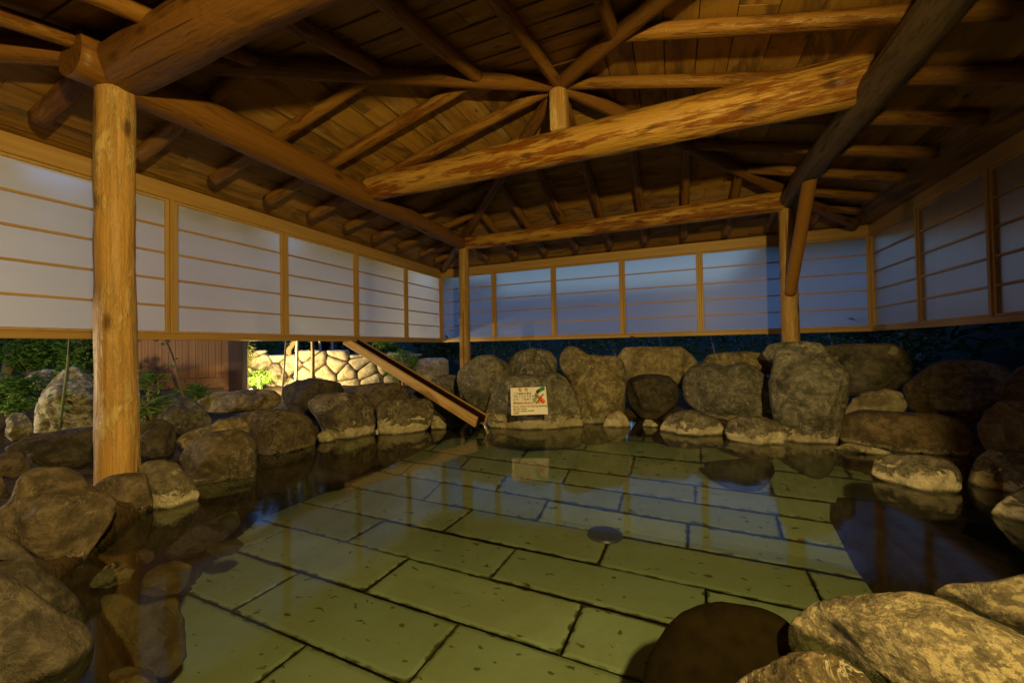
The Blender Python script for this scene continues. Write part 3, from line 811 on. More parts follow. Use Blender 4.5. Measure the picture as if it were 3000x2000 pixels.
rock('A', [(1150, 880), (1210, 820), (1400, 770), (1440, 735), (1530, 718), (1600, 740), (1645, 800), (1620, 860), (1400, 900), (1200, 930)], 'r_ochre', 'craggy tan rock perched behind the squarish rough brown rock', D=2.95, thick=0.8, rough=0.12)
rock('A', [(1555, 730), (1640, 682), (1800, 665), (1950, 680), (2035, 725), (2080, 800), (2062, 875), (1960, 912), (1830, 942), (1720, 955), (1685, 890), (1640, 800)], 'r_brown', 'smooth brown boulder sagging into water between squarish rock and crusted boulder', wl=True, thick=0.9, rough=0.03)
rock('A', [(880, 800), (910, 770), (1000, 730), (1080, 735), (1140, 780), (1162, 860), (1145, 960), (1080, 1015), (960, 990), (880, 940)], 'r_dark', 'dark blunt rock directly right of the near post trunk', D=2.62, thick=0.8)
rock('A', [(900, 750), (960, 660), (1050, 620), (1150, 585), (1250, 598), (1330, 650), (1395, 740), (1380, 800), (1200, 840), (1000, 840)], 'r_grey', 'grey brown domed boulder below the wooden fence', D=3.45, thick=0.8, rough=0.03)
rock('A', [(1280, 615), (1400, 575), (1550, 545), (1700, 535), (1800, 545), (1853, 590), (1825, 650), (1700, 682), (1500, 695), (1370, 690)], 'r_ochre', 'long flat tan stone lying below the dark fence post', D=4.1, thick=0.7, rough=0.04)
rock('C', [(508, 600), (515, 520), (600, 480), (700, 468), (820, 478), (895, 500), (917, 545), (905, 590), (800, 700), (650, 730), (560, 690), (528, 640)], 'r_dark', 'dark lumpy boulder in front of the lit stone wall', D=4.35, thick=0.8, rough=0.06)
rock('C', [(676, 620), (740, 580), (850, 558), (1000, 560), (1080, 590), (1118, 650), (1118, 750), (1080, 812), (980, 852), (860, 862), (790, 790), (730, 720), (690, 675)], 'r_white2', 'big dark boulder with broad pale crust along its waterline', wl=True, thick=0.9, rough=0.045)
rock('C', [(965, 560), (1010, 510), (1130, 494), (1260, 494), (1322, 530), (1350, 600), (1300, 680), (1110, 690), (1000, 640)], 'r_brown', 'low brown boulder behind the two crusted boulders', D=4.35, thick=0.8, rough=0.035)
rock('C', [(1122, 650), (1160, 613), (1300, 600), (1440, 598), (1492, 620), (1507, 680), (1480, 742), (1420, 792), (1300, 822), (1180, 827), (1136, 780)], 'r_white2', 'loaf shaped grey boulder with pale waterline rim left of the chute', wl=True, thick=0.8, rough=0.03, box=0.6)
rock('C', [(1480, 770), (1498, 702), (1540, 718), (1587, 762), (1582, 796), (1500, 800)], 'r_crust_all', 'small pale pointed stone under the chute', wl=True, thick=0.9, sub=4, cat='stone')
rock('C', [(735, 840), (770, 812), (810, 812), (862, 852), (855, 884), (760, 886)], 'r_crust_all', 'small pale stone at the foot of the big crusted boulder', wl=True, thick=0.9, sub=4, cat='stone')
rock('C', [(1470, 500), (1500, 455), (1570, 440), (1645, 445), (1668, 490), (1660, 580), (1580, 620), (1490, 590)], 'r_grey', 'round grey brown boulder visible just above the chute beside the back left post', D=5.0, thick=0.8)
rock('C', [(1330, 600), (1400, 540), (1550, 570), (1680, 640), (1760, 700), (1740, 770), (1600, 790), (1420, 760)], 'r_dark', 'dark boulder in shadow beneath the chute', D=4.55, thick=0.7)
rock('A', [(10, 930), (150, 860), (300, 820), (450, 800), (640, 780), (690, 860), (650, 1000), (500, 1055), (300, 1065), (190, 1015), (100, 960)], 'r_dark', 'long dark slab rock lying behind the near left post', D=2.5, thick=0.55, rough=0.04)
rock('A', [(-40, 985), (60, 940), (150, 950), (200, 1010), (203, 1075), (100, 1120), (-40, 1120)], 'r_brown', 'small brown rock left of the long dark slab rock', D=2.25, thick=0.9)
rock('A', [(-80, 1120), (0, 1095), (45, 1170), (62, 1250), (20, 1330), (-80, 1340)], 'r_brown', 'reddish brown rock cut by left picture edge above the smooth boulder', D=2.0, thick=0.9)
rock('A', [(-120, 690), (0, 690), (28, 712), (42, 770), (20, 900), (-120, 930)], 'r_dark', 'dark rock at far left picture edge before the garden', D=2.55, thick=0.8, sub=4)
rock('A', [(225, 680), (255, 590), (330, 500), (420, 400), (485, 378), (560, 430), (640, 490), (720, 580), (720, 800), (400, 860), (230, 860)], 'r_moss', 'tall pale lichen covered boulder behind the near left post', D=3.5, thick=0.7, rough=0.09, group='garden rocks beyond the left screens')
rock('A', [(130, 490), (200, 430), (300, 400), (372, 410), (350, 470), (300, 545), (230, 560), (150, 525)], 'r_moss', 'grey garden rock with pale spots behind the lichen covered boulder', D=4.6, thick=0.8, rough=0.05, sub=4, group='garden rocks beyond the left screens')
rock('A', [(20, 760), (80, 690), (150, 688), (205, 740), (222, 805), (180, 870), (80, 880), (20, 830)], 'r_moss', 'round greenish garden stone left of the lichen covered boulder', D=3.05, thick=0.9, rough=0.04, sub=4, group='garden rocks beyond the left screens')
rock('A', [(140, 400), (180, 360), (250, 365), (265, 420), (220, 450), (160, 450)], 'r_brown', 'small reddish garden rock beside the old tree trunk', D=5.3, thick=0.8, sub=4, group='garden rocks beyond the left screens')
rock('A', [(300, 350), (370, 320), (450, 310), (505, 350), (500, 400), (420, 420), (320, 400)], 'r_moss', 'sloping garden rock below the green shrub at left', D=5.6, thick=0.8, sub=4, group='garden rocks beyond the left screens')
rock('A', [(500, 380), (560, 360), (640, 370), (660, 450), (600, 480), (520, 440)], 'r_moss', 'garden rock half hidden by the near left post', D=5.2, thick=0.8, sub=4, group='garden rocks beyond the left screens')
# back bank
rock('D', [(262, 480), (272, 400), (340, 330), (430, 275), (540, 256), (630, 288), (700, 345), (760, 440), (740, 560), (620, 680), (490, 760), (400, 720), (330, 640), (280, 560)], 'r_grey', 'grey boulder leaning against central boulder, before the back left post', D=4.5, thick=0.8, rough=0.03)
rock('D', [(690, 420), (718, 300), (800, 230), (900, 204), (1000, 205), (1082, 240), (1124, 310), (1130, 430), (1090, 560), (900, 620), (740, 580)], 'r_head', 'mottled dark grey boulder standing above the notice', D=4.6, thick=0.8, rough=0.06)
rock('D', [(495, 730), (560, 600), (640, 495), (760, 430), (1040, 430), (1120, 410), (1200, 465), (1272, 560), (1312, 660), (1347, 770), (1347, 862), (1200, 890), (900, 895), (590, 865)], 'r_sign', 'broad grey central boulder with pale base carrying the white notice', wl=True, thick=0.55, rough=0.035)
rock('D', [(1138, 350), (1150, 250), (1200, 193), (1240, 184), (1300, 200), (1385, 262), (1500, 272), (1640, 270), (1702, 330), (1724, 450), (1714, 560), (1692, 680), (1622, 765), (1540, 825), (1450, 855), (1370, 845), (1335, 760), (1285, 640), (1235, 540), (1185, 440)], 'r_ochre', 'tall ochre streaked boulder with two humps right of the notice', wl=True, thick=0.7, rough=0.05)
rock('D', [(1630, 300), (1700, 200), (1850, 188), (2050, 188), (2200, 193), (2285, 260), (2340, 330), (2330, 440), (2200, 520), (2000, 560), (1740, 520), (1650, 400)], 'r_tan', 'pale tan flat topped boulder at the rear behind the round dark boulder', D=4.75, thick=0.7, rough=0.02, box=0.55)
rock('D', [(1712, 570), (1738, 470), (1840, 432), (1980, 424), (2092, 448), (2164, 520), (2184, 610), (2152, 702), (2062, 775), (1960, 840), (1880, 850), (1780, 740), (1728, 655)], 'r_dark', 'round smooth dark boulder in front of the pale tan boulder', D=4.35, thick=0.85, rough=0.025)
rock('E', [(-5, 480), (40, 398), (120, 360), (220, 370), (285, 388), (380, 360), (480, 382), (562, 460), (592, 560), (606, 720), (480, 760), (300, 750), (180, 720), (70, 665), (5, 600)], 'r_grey', 'wide grey boulder with notched top left of the tall upright boulder', D=4.0, thick=0.75, rough=0.025)
rock('E', [(-155, 770), (-110, 722), (-30, 682), (60, 670), (150, 700), (230, 730), (282, 790), (272, 825), (100, 834), (-60, 824), (-145, 795)], 'r_white', 'low pale crusted stone at waterline below the wide grey boulder', wl=True, thick=0.9, cat='stone')
rock('D', [(1505, 860), (1560, 770), (1660, 738), (1722, 790), (1765, 850), (1660, 884), (1545, 880)], 'r_crust_all', 'pale porous stone at waterline right of the ochre boulder', wl=True, thick=0.9, sub=4, cat='stone')
rock('D', [(1858, 862), (1880, 818), (1940, 818), (1994, 862), (1980, 884), (1865, 884)], 'r_crust_all', 'tiny white stone at waterline below the round dark boulder', wl=True, thick=0.9, sub=4, cat='stone')
rock('E', [(272, 800), (310, 730), (400, 708), (540, 720), (620, 750), (668, 800), (674, 885), (560, 894), (420, 872), (305, 842)], 'r_white', 'white crusted stone with dark cap at foot of the tall upright boulder', wl=True, thick=0.9, cat='stone')
rock('E', [(125, 365), (170, 310), (300, 290), (450, 290), (555, 310), (606, 350), (600, 420), (480, 450), (280, 440), (170, 410)], 'r_ochre', 'flat ochre stone lying behind the wide grey boulder', D=4.5, thick=0.7, sub=4)
rock('E', [(562, 500), (588, 420), (618, 300), (680, 238), (780, 218), (905, 238), (1000, 350), (1092, 430), (1108, 500), (1082, 600), (1042, 680), (995, 750), (985, 840), (930, 880), (880, 890), (760, 850), (640, 770), (598, 690), (578, 600)], 'r_grey', 'tall upright dark grey boulder in front of the back right post', wl=True, thick=0.55, rough=0.035, sub=6)
rock('E', [(520, 300), (560, 245), (650, 228), (760, 226), (800, 300), (760, 400), (600, 400)], 'r_grey', 'grey boulder mostly hidden behind the tall upright boulder', D=3.95, thick=0.7, sub=4)
rock('E', [(900, 260), (1050, 240), (1250, 236), (1400, 240), (1475, 290), (1514, 380), (1503, 470), (1400, 545), (1250, 590), (1090, 580), (960, 500)], 'r_spot', 'large boulder with pale round spots right of the tall upright boulder', D=3.95, thick=0.75, rough=0.02, sub=6)
rock('E', [(1040, 720), (1110, 610), (1220, 550), (1330, 528), (1440, 560), (1480, 640), (1475, 720), (1300, 760), (1120, 770)], 'r_crust_all', 'pale gravelly mound below the boulder with round spots', D=3.55, thick=0.7, rough=0.10, cat='stone')
rock('E', [(1440, 520), (1540, 440), (1640, 362), (1760, 345), (1950, 350), (2125, 390), (2180, 480), (2120, 620), (2000, 720), (1850, 780), (1640, 740), (1480, 660)], 'r_right', 'big brown boulder in the dim right corner', D=3.2, thick=0.7, rough=0.03)
rock('E', [(1015, 790), (1055, 710), (1160, 670), (1300, 675), (1500, 690), (1700, 700), (1855, 750), (1925, 850), (1925, 960), (1865, 1085), (1700, 1070), (1500, 1010), (1300, 950), (1150, 910), (1030, 880)], 'r_right', 'long low brown boulder on the right bank above white stones', D=2.95, down=1.4, thick=0.75, rough=0.03)
rock('E', [(2080, 580), (2120, 480), (2200, 400), (2300, 368), (2420, 440), (2440, 620), (2300, 700), (2150, 680)], 'r_right', 'brown boulder cut by the right picture edge below the screens', D=2.75, thick=0.8)
rock('E', [(1925, 770), (1980, 680), (2080, 620), (2240, 610), (2420, 650), (2440, 900), (2250, 980), (2000, 940), (1938, 860)], 'r_right', 'dim brown boulder at right picture edge above the half white stone', D=2.5, thick=0.8)
rock('E', [(1236, 1065), (1268, 1000), (1360, 963), (1500, 958), (1640, 980), (1762, 1010), (1824, 1080), (1844, 1165), (1760, 1198), (1620, 1200), (1480, 1168), (1340, 1115)], 'r_white', 'rounded white crusted stone with dark cap standing out from right bank', wl=True, thick=0.9, cat='stone')
rock('E', [(1862, 1105), (1920, 1000), (2020, 928), (2160, 938), (2300, 958), (2440, 1000), (2400, 1160), (2200, 1205), (2050, 1222), (1928, 1216)], 'r_white', 'half white stone touching the right picture edge', wl=True, thick=0.9, cat='stone')
rock('E', [(2020, 1355), (2058, 1290), (2140, 1228), (2260, 1168), (2440, 1140), (2480, 1440), (2340, 1480), (2240, 1450), (2100, 1405)], 'r_white', 'dark wet stone with white lower rim at right picture edge', D=1.75, thick=0.8, cat='stone', rough=0.03)
rock('E', [(690, 835), (740, 808), (830, 840), (930, 860), (1000, 850), (1000, 900), (900, 905), (760, 880)], 'r_crust_all', 'thin white ledge stone under the tall upright boulder', D=3.25, thick=0.6, sub=4, cat='stone')
rock('E', [(975, 930), (1080, 888), (1300, 928), (1420, 968), (1335, 985), (1150, 955), (1020, 955)], 'r_crust_all', 'thin white ledge stone under the long low brown boulder', D=2.85, thick=0.6, sub=4, cat='stone')
# near right bank
rock('F', [(688, 1320), (700, 1180), (760, 1120), (850, 1060), (1000, 1010), (1180, 985), (1400, 968), (1560, 985), (1750, 1030), (1900, 1098), (2050, 1168), (2240, 1268), (2420, 1360), (2520, 1568), (2420, 1800), (1500, 1850), (1250, 1600), (1000, 1450), (800, 1420)], 'r_front', 'large pitted pale boulder filling the bottom right corner', D=0.95, thick=0.75, rough=0.05, sub=6, box=0.7)
rock('F', [(1640, 985), (1740, 920), (1900, 904), (2100, 888), (2240, 858), (2420, 840), (2560, 1100), (2460, 1350), (2240, 1330), (2000, 1220), (1800, 1090)], 'r_front', 'pale pitted boulder behind the large one at right edge', D=1.16, thick=0.7, rough=0.04, sub=6)
rock('F', [(320, 1600), (450, 1500), (600, 1410), (700, 1370), (850, 1363), (1000, 1390), (1110, 1450), (1210, 1520), (1290, 1640), (1250, 1850), (400, 1850)], 'r_front2', 'dark yellow flecked rock at the bottom picture edge', D=0.80, thick=0.7, rough=0.05, sub=6)
rock('F', [(-270, 1568), (-225, 1400), (-110, 1200), (-10, 1105), (120, 1050), (250, 1034), (400, 1055), (540, 1085), (640, 1130), (715, 1180), (740, 1350), (640, 1500), (450, 1650), (200, 1780), (-180, 1740)], 'r_black', 'smooth rock coloured black brown for shadow, just breaking the water beside the large pitted boulder', D=1.24, thick=0.34, rough=0.010, facet=0.0, sub=6, group='stones lying under the water')
# under water
GU = 'stones lying under the water'
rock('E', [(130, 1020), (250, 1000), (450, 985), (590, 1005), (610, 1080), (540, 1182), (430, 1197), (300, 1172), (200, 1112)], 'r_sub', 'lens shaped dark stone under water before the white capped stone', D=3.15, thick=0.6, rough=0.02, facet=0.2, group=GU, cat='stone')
rock('B', [(585, 925), (620, 870), (690, 800), (760, 768), (850, 785), (885, 820), (850, 900), (700, 945), (600, 945)], 'r_brown', 'flat pale topped stone breaking the water near the left bank', D=1.5, thick=0.5, rough=0.05, group=GU, cat='stone')
rock('B', [(930, 900), (960, 840), (1040, 790), (1160, 760), (1260, 790), (1240, 900), (1180, 980), (1000, 1010), (930, 980)], 'r_orange', 'orange brown stone under water beside the lower left slab', D=1.7, thick=0.6, group=GU, cat='stone')
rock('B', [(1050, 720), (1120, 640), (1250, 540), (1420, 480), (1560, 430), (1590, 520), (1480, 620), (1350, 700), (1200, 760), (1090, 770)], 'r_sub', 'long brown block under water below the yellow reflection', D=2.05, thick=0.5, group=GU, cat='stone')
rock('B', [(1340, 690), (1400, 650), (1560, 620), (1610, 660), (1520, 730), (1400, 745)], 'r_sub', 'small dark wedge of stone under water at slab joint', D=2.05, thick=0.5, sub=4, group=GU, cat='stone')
rock('B', [(640, 1000), (800, 980), (930, 1060), (1150, 1000), (1220, 1150), (1230, 1400), (1100, 1540), (900, 1500), (800, 1300), (680, 1120)], 'r_orange', 'large tawny stone under water in front of the left boulders', D=1.45, thick=0.5, group=GU, cat='stone')
rock('B', [(640, 640), (720, 590), (830, 600), (860, 660), (780, 720), (660, 710)], 'r_brown', 'small brown stone under water below the crusted rock', D=1.85, thick=0.6, sub=4, group=GU, cat='stone')
rock('B', [(880, 720), (940, 680), (1010, 700), (1020, 750), (960, 790), (890, 770)], 'r_orange', 'small rounded stone under water between brown block and left bank', D=1.85, thick=0.6, sub=4, group=GU, cat='stone')
rock('B', [(700, 1500), (850, 1450), (1000, 1480), (1060, 1600), (1000, 1750), (750, 1750)], 'r_orange', 'tawny stone under water at the bottom picture edge', D=1.25, thick=0.5, group=GU, cat='stone')
# far stones to the right, blue in the dusk
for i, (x, y, wd, ht, lb) in enumerate([(1440, 180, 60, 30, 'longest bluish garden stone beyond the right bank'), (1640, 210, 110, 60, 'largest bluish garden stone on the far right slope'), (1560, 250, 60, 40, 'round bluish stone left of the largest far right one'),
                                        (1490, 250, 60, 40, 'dim bluish stone farthest left on the far right slope'), (1620, 275, 60, 36, 'flat bluish stone under the largest far right one'), (1580, 330, 120, 70, 'big dusky stone at the foot of the far right slope')]):
    pts = [(x + wd / 2 * math.cos(a), y + ht / 2 * math.sin(a)) for a in np.linspace(0, 2 * math.pi, 9)[:-1]]
    rock('E', pts, 'r_grey', lb, D=5.6 + 0.1 * i, thick=0.9, sub=4, cat='stone', group='stones on the dusky slope', rough=0.07)

# pale inclusions on the spotted boulder are part of its material; drain lid on the pool floor
bm = bmesh.new()
bmesh.ops.create_cone(bm, cap_ends=True, segments=48, radius1=0.125, radius2=0.118, depth=0.014)
top = [f for f in bm.faces if f.normal.z > 0.9]
r = bmesh.ops.inset_region(bm, faces=top, thickness=0.016); 
bmesh.ops.translate(bm, verts=list({v for f in top for v in f.verts}), vec=(0, 0, -0.004))
me = bpy.data.meshes.new('drain_cover'); bm.to_mesh(me); bm.free()
dr = link('drain_cover', me, M['drain'], None, (-0.49, 2.88, FLOOR + 0.012))
tag(dr, 'round blue grey drain lid on the pool floor slabs', 'drain cover')

# ------------------------------------------------------------------ the wooden water chute
cend = at(src('C', 1815, 745), 3.78); ctop = Vector((-4.55, 4.05, 0))
ctop.z = CAMZ + 0.105 + 0.30
A = cend; B = at((1043, 1008), 5.02); dv = (B - A); B = A + dv * 1.07
dv.normalize(); side = Vector((0, 0, 1)).cross(dv).normalized(); up = dv.cross(side)
ch = empty('water_chute', A, 'sloping open wooden trough pouring hot water into the bath', 'water chute')
W2, HT = 0.072, 0.10
for s_, mt in ((1, 'chuteout'), (-1, 'chuteout')):
    mb = MB((0, 0, 0)); mb.box((0, -0.0125, -HT / 2), ((B - A).length, 0.0125, HT / 2), 0.004)
    o = mb.build('side_board', M[mt], ch)
    m = Matrix((dv, side, up)).transposed().to_4x4(); m.translation = side * (W2 * s_); o.matrix_local = m
mb = MB((0, 0, 0)); mb.box((0.004, -W2 + 0.013, -0.012), ((B - A).length - 0.01, W2 - 0.013, 0.012), 0.002)
o = mb.build('base_board', M['chutein'], ch); m = Matrix((dv, side, up)).transposed().to_4x4(); m.translation = up * (-HT / 2 + 0.02); o.matrix_local = m
for s_ in (1, -1):
    mb = MB((0, 0, 0)); mb.box((0.006, -0.003, -HT / 2 + 0.035), ((B - A).length - 0.01, 0.003, HT / 2 - 0.008))
    o = mb.build('side_lining', M['chutein'], ch); m = Matrix((dv, side, up)).transposed().to_4x4(); m.translation = side * (s_ * (W2 - 0.0165)); o.matrix_local = m
# thin falling stream from the lip
def stream():
    t = NT('falling_water'); tr = t.n('ShaderNodeBsdfTransparent'); tr.inputs[0].default_value = (0.9, 0.9, 0.86, 1)
    gl = t.n('ShaderNodeBsdfGlossy'); gl.inputs['Roughness'].default_value = 0.15
    df = t.n('ShaderNodeBsdfDiffuse'); df.inputs[0].default_value = (0.7, 0.68, 0.6, 1)
    a = t.n('ShaderNodeMixShader'); a.inputs[0].default_value = 0.35; t.l(tr.outputs[0], a.inputs[1]); t.l(df.outputs[0], a.inputs[2])
    b = t.n('ShaderNodeMixShader'); b.inputs[0].default_value = 0.25; t.l(a.outputs[0], b.inputs[1]); t.l(gl.outputs[0], b.inputs[2])
    t.l(b.outputs[0], t.out.inputs['Surface'])
    lip = A - up * (HT / 2 - 0.036); outv = -dv; outv = Vector((outv.x, outv.y, 0)).normalized()
    V, Fc = [], []; n = 14
    for k in range(n + 1):
        s = k / n; z = lip.z * (1 - s ** 1.6) - 0.012 * s
        c = Vector((lip.x, lip.y, 0)) + outv * (0.075 * s ** 0.6)
        wdt = 0.022 * (1 - 0.5 * s) + 0.004
        for sg in (-1, -0.4, 0.4, 1):
            p = c + side * (wdt * sg - 0.01) + outv * (0.006 * (1 - sg * sg))
            V.append((p.x, p.y, z))
    for k in range(n):
        for j in range(3):
            q = k * 4 + j; Fc.append((q, q + 1, q + 5, q + 4))
    o = link('water_stream', mesh('water_stream', V, Fc, True), t.m)
    sol = o.modifiers.new('thickness', 'SOLIDIFY'); sol.thickness = 0.006
    tag(o, 'thin stream of water falling from the chute lip', 'water', kind='stuff')
stream()

# ------------------------------------------------------------------ the notice on the central boulder
def notice():
    c4 = [at(q, D) for q, D in (((1494, 1216), 3.56), ((1602, 1214), 3.56), ((1604, 1130.5), 3.70), ((1497.5, 1136), 3.70))]
    O = (c4[0] + c4[1] + c4[2] + c4[3]) / 4
    X = ((c4[1] - c4[0]) + (c4[2] - c4[3])).normalized(); Y = ((c4[3] - c4[0]) + (c4[2] - c4[1])); Y = (Y - X * Y.dot(X)).normalized(); Z = X.cross(Y)
    Wd, Ht = (c4[1] - c4[0]).length, (c4[3] - c4[0]).length
    root = empty('warning_notice', O, 'white warning notice with red crossed-out picture, propped on the central boulder', 'notice')
    root.rotation_euler = Matrix((X, Y, Z)).transposed().to_euler()
    mb = MB(); mb.box((-Wd / 2, -Ht / 2, -0.004), (Wd / 2, Ht / 2, 0), 0.0012); mb.build('board', M['signwhite'], root)
    inks = {}
    def text(body, x, y, h, mat, stretch=1.0, name='lettering'):
        cu = bpy.data.curves.new('lettering', 'FONT'); cu.body = body; cu.size = h; cu.space_line = 1.12; cu.offset = 0.0006 * h / 0.03
        o = bpy.data.objects.new('lettering', cu); COL.objects.link(o)
        bpy.context.view_layer.update()
        dg = bpy.context.evaluated_depsgraph_get(); me = bpy.data.meshes.new_from_object(o.evaluated_get(dg))
        bpy.data.objects.remove(o); bpy.data.curves.remove(cu)
        me.transform(Matrix.Translation((x * Wd - Wd / 2, y * Ht - Ht / 2, 0.0012)) @ Matrix.Diagonal((stretch, 1, 1, 1)))
        inks.setdefault(mat.name, (bmesh.new(), mat))[0].from_mesh(me)
    text('警  告', 0.22, 0.865, 0.036, M['signred'])
    text('この温泉の湯は\n飲むことができません\nので、ご注意くだ\nさい。', 0.07, 0.73, 0.0255, M['signdark'], 0.95)
    text('WARNING!!', 0.06, 0.375, 0.034, M['signred'], 1.05)
    text("Don't drink Hot Spring Bathing and", 0.06, 0.27, 0.026, M['signdark'], 0.93)
    text('shower water.', 0.06, 0.19, 0.024, M['signdark'], 0.9)
    text('Thank you', 0.06, 0.11, 0.026, M['signred'], 0.9)
    text('very much!', 0.31, 0.11, 0.026, M['signdark'], 0.9)
    text('(bath)', 0.06, 0.035, 0.024, M['signdark'], 0.9)
    for bm, mat in inks.values():
        me = bpy.data.meshes.new('lettering'); bm.to_mesh(me); bm.free(); link('lettering', me, mat, root)
    def blob(name, pts, mat, z):
        pts = [(x * Wd - Wd / 2, (1 - y) * Ht - Ht / 2) for x, y in pts]; n = len(pts)
        V = [(p[0], p[1], z) for p in pts] + [(p[0], p[1], z - 0.0006) for p in pts]
        Fc = [tuple(range(n))] + [tuple(range(2 * n - 1, n - 1, -1))] + [(i, n + i, n + (i + 1) % n, (i + 1) % n) for i in range(n)]
        link(name, mesh(name, V, Fc), mat, root)
    def cap(p, q, r0, r1, asp=1.3):
        p, q = Vector(p), Vector(q); d = (q - p); L = math.atan2(d.y, d.x); out = []
        for k in range(13):
            a = L + math.pi / 2 + math.pi * k / 12; out.append((p.x + r0 * math.cos(a), p.y + asp * r0 * math.sin(a)))
        for k in range(13):
            a = L - math.pi / 2 + math.pi * k / 12; out.append((q.x + r1 * math.cos(a), q.y + asp * r1 * math.sin(a)))
        return out[::-1]
    blob('pale_green_arm', cap((0.66, 0.52), (0.735, 0.26), 0.045, 0.05), M['signpalegreen'], 0.0010)
    blob('dark_green_band', cap((0.755, 0.185), (0.80, 0.145), 0.047, 0.05), M['signdkgreen'], 0.0016)
    blob('green_cap', cap((0.85, 0.11), (0.915, 0.07), 0.052, 0.052), M['signgreen'], 0.0022)
    blob('orange_figure', [(0.78, 0.34), (0.84, 0.33), (0.88, 0.42), (0.95, 0.50), (0.955, 0.57), (0.90, 0.62), (0.82, 0.60), (0.74, 0.62), (0.71, 0.57), (0.77, 0.48), (0.75, 0.40)][::-1], M['signorange'], 0.0016)
    blob('cross_stroke', [(0.665, 0.29), (0.695, 0.255), (0.925, 0.60), (0.895, 0.635)][::-1], M['signred'], 0.0030)
    blob('cross_stroke', [(0.895, 0.265), (0.927, 0.295), (0.70, 0.645), (0.668, 0.615)][::-1], M['signred'], 0.0036)
notice()

# ------------------------------------------------------------------ garden beyond the left screens
def leaves(name, pts, size, mat, parent=None, label=None, cat=None, group=None, kind=None, up=0.4, origin=None, aspect=0.45, seed=0):
    """many small folded leaves at the given points as one crown"""
    r = np.random.default_rng(100 + seed); pts = np.asarray(pts); n = len(pts)
    org = np.array(origin if origin is not None else (pts.mean(0)[0], pts.mean(0)[1], pts[:, 2].min()))
    d = r.normal(size=(n, 3)); d[:, 2] = d[:, 2] * 0.5 + up * 0.2; d /= np.linalg.norm(d, axis=1, keepdims=True)
    nn = r.normal(size=(n, 3)) * 0.6; nn[:, 2] += 1.0
    s = np.cross(d, nn); s /= np.linalg.norm(s, axis=1, keepdims=True); nn = np.cross(s, d)
    L = size * r.uniform(0.55, 1.25, n)[:, None]; Wd = L * aspect
    p = pts - org
    v = np.stack([p, p + d * L * 0.45 + s * Wd * 0.5 + nn * L * 0.06, p + d * L - nn * L * 0.12, p + d * L * 0.45 - s * Wd * 0.5 + nn * L * 0.06], 1).reshape(-1, 3)
    i = np.arange(n)[:, None] * 4
    Fc = np.concatenate([i + np.array([[0, 1, 2]]), i + np.array([[0, 2, 3]])], 0)
    me = mesh(name, v.tolist(), Fc.tolist(), False)
    a = me.attributes.new('lf', 'FLOAT', 'POINT')
    a.data.foreach_set('value', np.repeat(np.clip(r.normal(0.5, 0.28, n), 0, 1), 4))
    o = link(name, me, mat, parent)
    o.location = Vector(org) - (parent.location if parent is not None else Vector())
    if parent is None: tag(o, label, cat, group, kind)
    return o

def clumps(c, r, n, k=18, flat=0.75, seed=0):
    """points gathered in clumps through an uneven crown"""
    g = np.random.default_rng(200 + seed); c = np.array(c); r = np.array(r) * np.ones(3)
    cc = g.normal(size=(k, 3)); cc /= np.linalg.norm(cc, axis=1, keepdims=True); cc *= g.uniform(0.3, 1.0, (k, 1)) ** 0.5
    rad = g.uniform(0.22, 0.5, k)
    w = g.integers(0, k, n); off = g.normal(size=(n, 3)); off /= np.linalg.norm(off, axis=1, keepdims=True); off *= g.uniform(0.2, 1, (n, 1)) ** 0.5
    return c + (cc[w] * 0.75 + off * rad[w][:, None]) * r

def tube_path(name, pts, rads, mat, parent=None, org=None, sides=8):
    pts = [Vector(p) for p in pts]; org = Vector(org if org is not None else pts[0]); V, Fc = [], []
    for i, p in enumerate(pts):
        d = (pts[min(i + 1, len(pts) - 1)] - pts[max(i - 1, 0)]).normalized(); x = d.cross(Vector((0.3, 1, 0.1))).normalized(); y = d.cross(x)
        for k in range(sides):
            a = 2 * math.pi * k / sides; q = p + (x * math.cos(a) + y * math.sin(a)) * rads[i] - org; V.append(q)
    for i in range(len(pts) - 1):
        for k in range(sides):
            Fc.append((i * sides + k, i * sides + (k + 1) % sides, (i + 1) * sides + (k + 1) % sides, (i + 1) * sides + k))
    Fc.append(tuple(range(sides))[::-1]); Fc.append(tuple(range((len(pts) - 1) * sides, len(pts) * sides)))
    return link(name, mesh(name, V, Fc, True), mat, parent, org - (parent.location if parent is not None else Vector()))

def shrub(c, r, n, size, mat, label, seed, name='shrub', group='shrubs in the garden', aspect=0.45):
    base = Vector((c[0], c[1], gz(c[0], c[1]) - 0.02))
    root = empty(name, base, label, 'shrub', group)
    p = clumps(c, r, n, 22, seed=seed); p = p[p[:, 2] > base.z + 0.02]
    leaves('crown', p, size, mat, root, seed=seed, origin=tuple(base), aspect=aspect)
    g = random.Random(seed)
    for k in range(4):
        e = Vector(c) + Vector((g.uniform(-.5, .5) * r[0], g.uniform(-.5, .5) * r[1], g.uniform(0, .5) * r[2]))
        mid = (base + e) / 2 + Vector((g.uniform(-.05, .05), g.uniform(-.05, .05), 0.05))
        tube_path('stem', [base + Vector((g.uniform(-.03, .03), g.uniform(-.03, .03), 0)), mid, e], [0.012, 0.009, 0.004], M['bark'], root, base, 6)
    return root

def P(px, py, D):
    return at((px, py), D)
